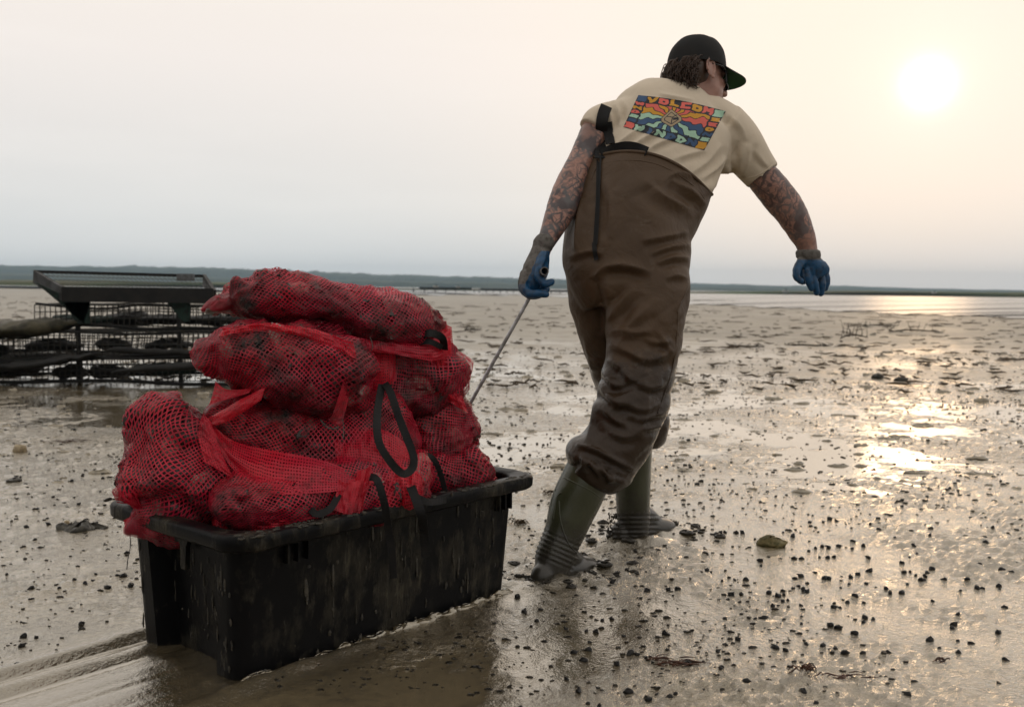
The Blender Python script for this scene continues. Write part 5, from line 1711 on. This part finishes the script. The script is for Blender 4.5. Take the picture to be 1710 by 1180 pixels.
for quad in ([(57, 470), (112, 496), (150, 506), (140, 540)], [(104, 500), (150, 500), (150, 540), (128, 540)], [(275, 500), (318, 500), (316, 537), (305, 537)]):
    a, b_, c_, d_ = [at(x, y, YF + .08) for x, y in quad]
    V = np.array([a, b_, c_, d_, a + [0, .01, 0], b_ + [0, .01, 0], c_ + [0, .01, 0], d_ + [0, .01, 0]])
    link('net_cover', make_mesh('net_cover', V, [[0, 1, 2, 3], [7, 6, 5, 4], [0, 4, 5, 1], [1, 5, 6, 2], [2, 6, 7, 3], [3, 7, 4, 0]], False), GNET, root=rack)

def cage(x0, x1, ytop, ybot, Y, label, seed, tilt=0.0, fill=5):
    r = random.Random(seed)
    a, b_ = at(x0, ybot + tilt, Y), at(x1, ybot, Y)
    c_, d_ = at(x1, ytop, Y), at(x0, ytop + tilt, Y)
    dp = np.array([-0.10, 0.75, 0.0])
    root = empty('oyster_cage', ((a[0] + b_[0]) / 2, a[1], min(a[2], b_[2])))
    tag(root, label, 'cage', 'wire oyster cages stacked beside the rack')
    nx = int(np.linalg.norm(b_ - a) / 0.05); ny = max(3, int(np.linalg.norm(d_ - a) / 0.05))
    for q in ((a, b_, c_, d_), (a + dp, b_ + dp, c_ + dp, d_ + dp)):
        V, F = wires(*q, nx, ny, 0.0048)
        V = V + 0.03 * np.column_stack([noise(V, 3.1, seed), noise(V, 2.3, seed + 4), 0.8 * noise(V, 2.7, seed + 8)])
        tag(link('wire_panel', make_mesh('wire_panel', V, F, False), WIRE, root=root), kind='stuff')
    V, F = wires(d_, c_, c_ + dp, d_ + dp, nx, 12, 0.0042)
    tag(link('wire_panel', make_mesh('wire_panel', V, F, False), WIRE, root=root), kind='stuff')
    for p, q, h in ((a, b_, 0.035), (d_, c_, 0.022), (a + dp, b_ + dp, 0.03)):
        pts = [p + (q - p) * t + np.array([0, 0, r.uniform(-.03, .02)]) for t in np.linspace(0, 1, 7)]
        V, F = tube(pts, h / 2, 7, 3)
        link('rail', make_mesh('rail', V, F), BLK, root=root)
    for k in range(fill):
        t = (k + r.uniform(.25, .75)) / fill
        c = a + (b_ - a) * t + dp * r.uniform(.3, .6) + (d_ - a) * r.uniform(.2, .38)
        V, F = ball(c, (r.uniform(.15, .30), r.uniform(.14, .25), r.uniform(.03, .06)), 16, 9)
        V = V + 0.03 * np.column_stack([noise(V, 9, seed + k), noise(V, 9, seed + k + 1), noise(V, 12, seed + k + 2)])
        link('mesh_pouch', make_mesh('mesh_pouch', V, F), GNET if r.random() < .3 else BLK, root=root)
    return root
cage(60, 430, 512, 548, 9.15, 'uppermost wire cage, right under the black tray rack', 1, -4, 6)
cage(-160, 410, 552, 594, 9.0, 'middle wire cage of the stack with dark pouches inside', 2, 4, 6)
cage(-160, 390, 598, 636, 8.9, 'lowest wire cage, resting on the wet mud', 3, 0, 6)
# olive sack lying on the cages
V, F = loft([(-190, 560, 9.0, 10, .1), (-150, 556, 9.05, 12, .3), (-60, 553, 9.1, 15, .36), (40, 549, 9.15, 13, .34), (100, 542, 9.2, 9, .26), (150, 535, 9.25, 6, .1)], seg=40, per=10)
V = V + normals(V[:len(V)], np.array([f for f in F if len(f) == 4])) * (0.035 * noise(V, 5, 3) + 0.02 * noise(V, 14, 4))[:, None]
olive = simple_mat('olive_canvas', (0.07, 0.06, 0.034), (0.028, 0.026, 0.016), 7, (0.5, 0.7), 0.6, 0.01)
tag(link('canvas_roll', make_mesh('canvas_roll', V, F), olive), 'rounded olive canvas roll lying on the cages at the left edge', 'canvas roll')
# black plastic sheet slumped over the cages
def slump(pl, Y, hh, label, seed):
    V, F = loft([(x, y, Y, h, hh) for x, y, h in pl], seg=28, per=8)
    V = V + 0.012 * np.column_stack([noise(V, 9, seed), noise(V, 9, seed + 1), noise(V, 14, seed + 2)])
    tag(link('float_tube', make_mesh('float_tube', V, F), BLK), label, 'float')
slump([(180, 583, 2), (200, 584, 5), (280, 588, 5.5), (360, 589, 5.5), (400, 590, 2)], 8.85, .03, 'long thin black float tube lying across the cages on the right', 5)
slump([(-120, 620, 3), (-60, 616, 7), (40, 610, 8), (110, 600, 6), (160, 590, 3)], 8.8, .10, 'fat black float tube slumped against the lowest cage on the left', 9)
slump([(190, 622, 2), (230, 616, 6), (300, 612, 7), (350, 610, 6), (380, 610, 2)], 8.75, .05, 'black float tube low down beside the red bags', 12)

# distant oyster racks, low dark rows on the flat
for i, (x0, x1, y, h) in enumerate(((690, 792, 482, 7), (800, 868, 483, 6), (905, 990, 486, 6), (560, 650, 480.5, 5))):
    c0, c1 = ground(x0, y + 6), ground(x1, y + 6)
    rt = empty('far_rack', c0)
    tag(rt, ('low dark rack row far off, just right of the bags', 'low dark rack row far off, left of the gripping glove', 'low dark rack row far off, behind the waders at thigh height', 'low dark rack row far off, above the bag pile')[i], 'rack', 'far rows of oyster racks')
    hh = h * c0[1] / FPX
    V, F = box((c0 + c1) / 2 + [0, 0, hh], np.eye(3), (abs(c1[0] - c0[0]) / 2, 0.6, hh * 0.28))
    link('top', make_mesh('top', V, F, False), BLK, root=rt)
    for k in range(7):
        p = c0 + (c1 - c0) * k / 6
        V, F = box(p + [0, 0, hh * 0.5], np.eye(3), (0.08, 0.08, hh * 0.5))
        link('leg', make_mesh('leg', V, F, False), BLK, root=rt)
for i, (x, y, s, lab) in enumerate(((728, 479, 3.0, 'tiny white skiff far off right of the bag pile'), (765, 480, 2.6, 'tiny pale skiff far off left of the tow rod'), (1312, 487, 3.2, 'tiny white boat far off left of the hanging glove'), (1560, 489, 2.5, 'tiny sunlit boat on the far bank under the sun'))):
    c = at(x, y, 190); L_ = s * 190 / FPX
    V = []
    for t, w, k in ((-1.6, .25, .9), (-1, .8, .7), (0, 1, .6), (1, .9, .6), (1.4, .7, .6)):
        V += [(c[0] + t * L_, c[1] - w * L_ * .5, c[2] + k * L_), (c[0] + t * L_, c[1] - w * L_ * .3, c[2] - .4 * L_), (c[0] + t * L_, c[1] + w * L_ * .3, c[2] - .4 * L_), (c[0] + t * L_, c[1] + w * L_ * .5, c[2] + k * L_)]
    rt = empty('skiff', (c[0], c[1], c[2] - .4 * L_)); tag(rt, lab, 'boat')
    link('hull', make_mesh('hull', V, grid_faces(5, 4)), simple_mat('white_hull', (0.7, 0.68, 0.64), (0.6, 0.58, 0.55), 2), root=rt)
    V, F = box((c[0] + .2 * L_, c[1], c[2] + .9 * L_), np.eye(3), (.35 * L_, .25 * L_, .4 * L_))
    link('console', make_mesh('console', V, F, False), BLK, root=rt)

# ------------------------------------------------------------------ mud snails
SNAIL = simple_mat('snail_shell', (0.006, 0.006, 0.0065), (0.018, 0.016, 0.013), 90, (0.3, 0.5), 0.5, 0.002)
def snail_mesh(seed):
    V, F = ball((0, 0, 0), (0.0098, 0.0082, 0.0080), 10, 7)
    x = V[:, 0]
    m = x > 0.003
    V[m, 0] += (x[m] - 0.003) * 0.9
    V[m, 1:] *= (1 - np.clip((x[m] - 0.003) / 0.0068, 0, 1) * 0.45)[:, None]
    V += 0.0030 * np.column_stack([noise(V, 150, seed), noise(V, 150, seed + 1), noise(V, 150, seed + 2)])
    V[:, 2] += 0.0028
    return V, F
SV = [snail_mesh(k * 5) for k in range(5)]
SM = []
for k, (V, F) in enumerate(SV):
    me = make_mesh('snail', V, F); me.materials.append(SNAIL); SM.append(me)
ZR1 = """10 322 30 325 85 325 118 326 178 353 365 341 450 262 516 262 545 243 580 252 655 290 748 270 790 300 870 338 960 378 1042 326 656 361 712 381 660 396 443 407 475 395 508 387 540 392 590 385
370 450 407 451 496 438 540 441 570 437 737 441 740 502 685 517 650 531 727 563 643 567 600 588 207 483 207 461 33 498 80 550 135 547 50 536 60 626 113 628 248 622 316 607 320 630 340 655 318 660 343 692 268 686 405 682
376 545 404 533 397 584 415 600 437 612 436 571 290 640 570 670 566 693 596 690 670 633 634 661 714 658 522 545 538 541 843 614 900 611 825 592 912 515 940 513 971 531 998 551 1018 536 1026 517 1050 493 928 567 1113 548
975 427 940 438 902 464 1225 546 1272 590 1300 590 1380 580 1385 594 1285 473 1331 450 1393 497 1443 511 1315 364 1350 295 1190 605 1410 681 1177 724 1160 770 1150 786 1052 650 1373 808 1038 851 1177 852 1242 861 1087 893 1181 912 1408 938
30 742 112 725 136 713 180 753 222 752 407 768 550 785 588 797 670 827 720 742 763 750 712 766 97 849 277 895 327 908 430 876 512 888 575 897 622 919 712 922 832 914 137 1057 415 1106 478 1166 930 1127 10 990 15 985"""
ZL = """28 655 123 709 234 707 292 685 333 692 366 683 426 707 462 662 488 664 96 902 145 909 87 942 322 855 270 1000 32 1030 484 902 516 704 138 523 187 437 210 356 215 388 105 470 47 446 190 461 46 290 28 285 64 270 82 274 185 305 310 385 395 325 405 272 283 287 327 260 100 298"""
ZB = """430 743 478 736 250 783 350 797 397 800 365 850 290 900 363 888 340 940 505 962 255 1030 315 1088 410 1076 560 1095 700 1105 660 1130 765 1130 790 1112 415 1165 360 1148 740 813 750 887 675 945 790 945 850 955 1000 903 1010 985 570 908 600 915 645 925 535 822 45 706 125 690 105 748 80 775 10 630 12 875 30 1170 118 180 70 300 260 355 430 290 480 563 550 495 610 440 765 440 650 600 620 640 755 600 800 600 1020 560 945 500"""
pts = []
def add(txt, x0, y0, k):
    a = [float(t) for t in txt.split()]
    for i in range(0, len(a) - 1, 2):
        q = ground(x0 + a[i] / k, y0 + a[i + 1] / k + 4)
        pts.append((q[0], q[1], 1.0))
add(ZR1, 1200, 780, 2.949); add(ZL, 0, 680, 2.36); add(ZB, 860, 780, 2.95)
rs = np.random.default_rng(11)
def blocked(x, y):
    L = np.array([x - TC[0], y - TC[1]])
    a, w = L @ TU[:2], L @ TW[:2]
    if abs(a) < 0.52 and abs(w) < 0.26: return True
    if a < -0.4 and abs(w) < 0.27: return True
    return min(np.hypot(x - BOOT1[0], y - BOOT1[1]), np.hypot(x - BOOT2[0] - .03, y - BOOT2[1])) < 0.13
n_try = 0
# clusters strewn over the flat
ncl = 760
for i in range(ncl):
    Y = 2.3 + (15.5 - 2.3) * math.sqrt(rs.random())
    X = (rs.random() * 1.2 - 0.6) * Y
    if X < 0 and rs.random() < 0.35: continue
    k = 1 + int(rs.exponential(4.5))
    sx, sy = 0.10 + 0.2 * rs.random(), 0.05 + 0.12 * rs.random()
    for j in range(k):
        x, y = X + rs.normal() * sx, Y + rs.normal() * sy
        if y > 2.25: pts.append((x, y, 0.65 + 0.5 * rs.random()))
for i in range(420):
    Y = 2.2 + 10 * math.sqrt(rs.random()); X = (rs.random() * 1.2 - 0.6) * Y
    pts.append((X, Y, 0.55 + 0.55 * rs.random()))
pts = [p for p in pts if not blocked(p[0], p[1])]
arr = np.array(pts)
zz_ = mud_height(arr[:, :2])[0]
cx_, cy_ = proj(np.column_stack([arr[:, 0], arr[:, 1], zz_]))
inview = (cx_ > -5) & (cx_ < 1715) & (cy_ < 1185)
appar = np.where(inview, arr[:, 2] / arr[:, 1], 0)
order = np.argsort(-appar)
ind = set(order[:300].tolist())
lab = 'small black mud snail on the wet mud'
rest_parts = []
for i, (x, y, s) in enumerate(arr):
    rz, tx, ty = rs.random() * 6.28, rs.normal() * 0.35, rs.normal() * 0.35
    k = int(rs.integers(5))
    s *= 0.5 + 0.6 * rs.random()
    if i in ind:
        o = bpy.data.objects.new('snail', SM[k])
        o.location = (x, y, zz_[i] - 0.001)
        o.rotation_euler = (tx, ty, rz)
        o.scale = (s, s, s)
        COL.objects.link(o)
        tag(o, lab, 'snail', 'mud snails strewn over the flat')
    elif inview[i]:
        Vq = SV[k][0] * s
        c_, s_ = math.cos(rz), math.sin(rz)
        Vq = Vq @ np.array([[c_, s_, 0], [-s_, c_, 0], [0, 0, 1]]) + np.array([x, y, zz_[i] - 0.001])
        rest_parts.append((Vq, SV[k][1]))
V, F = join(rest_parts)
tag(link('snails', make_mesh('snails', V, F), SNAIL), 'farther mud snails dotting the flat as dark specks', 'snails', kind='stuff')

# ------------------------------------------------------------------ clods, stones, weed, sticks
CLOD = simple_mat('wet_clod', (0.045, 0.039, 0.029), (0.022, 0.019, 0.015), 60, (0.12, 0.3), 0.6, 0.003)
parts = []
for c, n_, R in ((BOOT1 + [0.03, 0.02], 70, 0.17), (BOOT2 + [0.03, 0.03], 95, 0.19)):
    for i in range(n_):
        a = rs.random() * 6.28
        d = R * (0.45 + 0.75 * rs.random())
        x, y = c[0] + 1.25 * d * math.cos(a), c[1] + 0.95 * d * math.sin(a)
        r0 = 0.003 + 0.012 * rs.random() ** 3
        V, F = ball((x, y, mud_z(x, y) + r0 * 0.2), (r0 * 1.9, r0 * 1.4, r0 * 0.6), 9, 6)
        V = V + 0.004 * np.column_stack([noise(V, 70, i), noise(V, 70, i + 1), noise(V, 70, i + 2)])
        parts.append((V, F))
for i in range(110):      # thrown droplets at the leading boot
    a = rs.random() * 6.28
    q = at(1018 + 22 * rs.random() - 4, 890 - 34 * rs.random() ** 1.6, 3.56 + 0.08 * rs.random())
    r0 = 0.0012 + 0.0028 * rs.random()
    parts.append(ball(q, (r0, r0, r0 * 1.6), 6, 5))
V, F = join(parts)
tag(link('mud_clods', make_mesh('mud_clods', V, F), CLOD), 'wet dark mud clods churned up round the boots', 'mud', kind='stuff')
# tiny crumbs of mud and shell grit all over the near flat
parts = []
gr = np.random.default_rng(5)
n_ = 7000
gy = 2.2 * (11 / 2.2) ** gr.random(n_); gx = (gr.random(n_) * 1.2 - 0.6) * gy
keepg = noise(np.column_stack([gx, gy]), 1.3, 71) + 0.6 * noise(np.column_stack([gx, gy]), 4.1, 72) + 0.25 > gr.random(n_) * 0.9 - 0.3
for x, y in zip(gx[keepg], gy[keepg]):
    if blocked(x, y): continue
    r0 = (0.0022 + 0.005 * gr.random() ** 2.5) * (0.7 + y / 9)
    V, F = ball((0, 0, 0), (r0 * (1 + gr.random()), r0 * (0.7 + 0.5 * gr.random()), r0 * 0.55), 6, 4)
    V = V + r0 * 0.5 * (gr.random((len(V), 3)) - 0.5)
    parts.append((V + np.array([x, y, mud_z(x, y) + r0 * 0.1]), F))
V, F = join(parts)
tag(link('mud_grit', make_mesh('mud_grit', V, F), CLOD), 'fine dark crumbs of mud and shell grit over the near flat', 'grit', kind='stuff')
# worm casts and low lumps across the flat
parts = []
for i in range(700):
    Y = 4.5 * (26 / 4.5) ** rs.random(); X = (rs.random() * 1.2 - 0.6) * Y
    if blocked(X, Y): continue
    w = (0.008 + 0.022 * rs.random() ** 2) * (1 + Y / 12)
    h_ = w * (0.25 + 0.3 * rs.random())
    V, F = ball((X, Y, 0), (w * (1 + rs.random()), w * 0.7, h_), 10, 6)
    V = V + w * 0.3 * np.column_stack([noise(V, 0.8 / w, i), noise(V, 0.8 / w, i + 1), 0.5 * noise(V, 1.1 / w, i + 2)])
    V[:, 2] += mud_z(X, Y)
    parts.append((V, F))
V, F = join(parts)
tag(link('mud_lumps', make_mesh('mud_lumps', V, F), MUD), 'low dark worm casts and mud lumps over the flat', 'mud', kind='stuff')

def stone(px, py, wpx, hpx, label, mat, seed):
    q = ground(px, py); s = q[1] / FPX
    V, F = ball((0, 0, 0), (wpx * s / 2, wpx * s * 0.36, hpx * s * 0.75), 18, 12)
    V = V + wpx * s * 0.16 * np.column_stack([noise(V, 30, seed), noise(V, 30, seed + 1), noise(V, 30, seed + 2)])
    V = V + wpx * s * 0.05 * np.column_stack([noise(V, 90, seed), noise(V, 90, seed + 1), noise(V, 90, seed + 2)])
    o = link('stone', make_mesh('stone', V + np.array([q[0], q[1], mud_z(q[0], q[1]) + hpx * s * 0.1]), F), mat)
    tag(o, label, 'stone')
WEEDY = simple_mat('weedy_stone', (0.20, 0.16, 0.07), (0.08, 0.075, 0.03), 60, (0.4, 0.7), 0.8, 0.004)
PALE = simple_mat('pale_stone', (0.40, 0.32, 0.20), (0.25, 0.2, 0.13), 60, (0.4, 0.6), 0.5, 0.003)
DKS = simple_mat('muddy_stone', (0.07, 0.065, 0.05), (0.035, 0.032, 0.027), 60, (0.2, 0.4), 0.6, 0.004)
stone(1291, 914, 48, 15, 'ochre weed-covered stone on the mud right of the leading boot', WEEDY, 1)
stone(32, 754, 28, 12, 'pale yellow stone on the mud at the left edge', PALE, 2)
stone(1466, 632, 22, 10, 'rounded grey green stone on the far mud, left one of two', DKS, 3)
stone(1504, 636, 20, 6, 'flat grey green stone on the far mud, right one of two', DKS, 4)
stone(104, 888, 26, 14, 'muddy lump behind the lip of the tub at left', DKS, 5)
stone(140, 888, 70, 9, 'long flat mud lump beside the left lip of the tub', DKS, 7)
stone(112, 880, 11, 7, 'small white shell on the muddy lump at left', PALE, 6)
stone(22, 806, 24, 9, 'flat dark lump on the mud below the pale yellow stone', DKS, 8)
WEED = simple_mat('brown_weed', (0.09, 0.055, 0.022), (0.03, 0.022, 0.013), 50, (0.4, 0.7), 0.4, 0.003)
RWEED = simple_mat('red_weed', (0.085, 0.034, 0.018), (0.03, 0.016, 0.011), 50, (0.4, 0.7), 0.4, 0.003)
def weed(px, py, wpx, n, label, mat, seed, lift=0.02, flat=1.0):
    r = np.random.default_rng(seed)
    q = ground(px, py); s = q[1] / FPX
    P = []
    for i in range(n):
        x, y = q[0] + r.normal() * wpx * s * 0.22, q[1] + r.normal() * wpx * s * 0.16
        a = r.normal() * 0.5
        L = wpx * s * (0.2 + 0.35 * r.random())
        z0 = mud_z(x, y)
        pp = []
        for t in np.linspace(0, 1, 4):
            pp.append((x + L * (t - .5) * math.cos(a) + 0.1 * L * r.normal(), y + L * (t - .5) * math.sin(a) + 0.1 * L * r.normal(), z0 + 0.002 + lift * math.sin(math.pi * t) * r.random() * flat))
        P.append(tube(pp, [0.0008, 0.0018, 0.0016, 0.0006], 5, 2))
    V, F = join(P)
    tag(link('seaweed', make_mesh('seaweed', V, F), mat), label, 'seaweed')
weed(868, 876, 34, 26, 'small brown seaweed tuft right of the tub rim', WEED, 1)
weed(920, 826, 26, 18, 'golden brown seaweed tuft left of the boot tops', WEED, 2)
weed(1345, 1128, 40, 16, 'rusty red seaweed strand on the mud at bottom right', RWEED, 3)
weed(1420, 1140, 70, 9, 'thin trailing reddish weed right of the rusty strand', RWEED, 4, 0.006)
weed(1570, 1108, 36, 10, 'small tangle of brown weed at lower right', RWEED, 5, 0.008)
weed(870, 680, 30, 14, 'little brown weed bit on the mud right of the tow rod', WEED, 6)
weed(1130, 1106, 90, 22, 'dark thin weed line in the puddle below the boots', RWEED, 7, 0.006)
weed(110, 738, 60, 16, 'faint red weed line on the mud left of the bags', RWEED, 8, 0.006)
weed(1240, 520, 40, 14, 'dark seaweed wisp near the channel edge', WEED, 9, 0.08)
# drifts of wrack far out, read as dark streaks
parts = []
for i in range(1500):
    Y = 9 * (60 / 9) ** rs.random(); X = (rs.random() * 1.2 - 0.6) * Y
    w = 0.03 + 0.20 * rs.random() ** 3 * Y / 20
    n_ = 7
    a = rs.normal() * 0.25
    pp = [(X + w * 2.2 * (t - .5) * math.cos(a), Y + w * (t - .5) * math.sin(a) + 0.05 * rs.normal(), 0.012 + 0.025 * rs.random()) for t in np.linspace(0, 1, 4)]
    V, F = tube(pp, [0.004, 0.012, 0.011, 0.004], 5, 1)
    parts.append((V, F))
V, F = join(parts)
tag(link('wrack', make_mesh('wrack', V, F), WEED), 'dark drifts of seaweed wrack strewn far out on the flat', 'seaweed', kind='stuff')
STICK = simple_mat('drift_wood', (0.05, 0.038, 0.026), (0.028, 0.022, 0.016), 20, (0.5, 0.8), 0.4, 0.004)
def branch(px, py, wpx, hpx, label, seed):
    r = np.random.default_rng(seed)
    q = ground(px, py); s = q[1] / FPX
    P = [tube([q + [-wpx * s * .5, 0, .01], q + [-wpx * s * .15, .05, hpx * s * .25], q + [wpx * s * .2, 0, hpx * s * .2], q + [wpx * s * .5, .1, .02]], [.012, .018, .016, .006], 6)]
    for i in range(9):
        t = r.random() - .5
        b0 = q + [wpx * s * t, 0, hpx * s * .15]
        P.append(tube([b0, b0 + [wpx * s * .06 * r.normal(), .05 * r.normal(), hpx * s * .4 * r.random()], b0 + [wpx * s * .12 * r.normal(), .08 * r.normal(), hpx * s * (.3 + .7 * r.random())]], [.010, .007, .003], 5))
    V, F = join(P)
    tag(link('driftwood', make_mesh('driftwood', V, F), STICK), label, 'driftwood')
branch(1428, 566, 50, 28, 'thorny upright driftwood twig right of the waders', 1)
branch(1530, 556, 100, 20, 'long twiggy driftwood branch in the sun glitter', 2)
branch(1470, 545, 60, 10, 'flat driftwood stick behind the thorny twig', 3)
branch(1345, 578, 70, 8, 'low dark driftwood stick below the hanging glove', 4)
branch(1245, 580, 60, 8, 'low dark driftwood stick right of the knee', 5)
branch(790, 552, 30, 8, 'small brown driftwood bit left of the tow rod', 6)
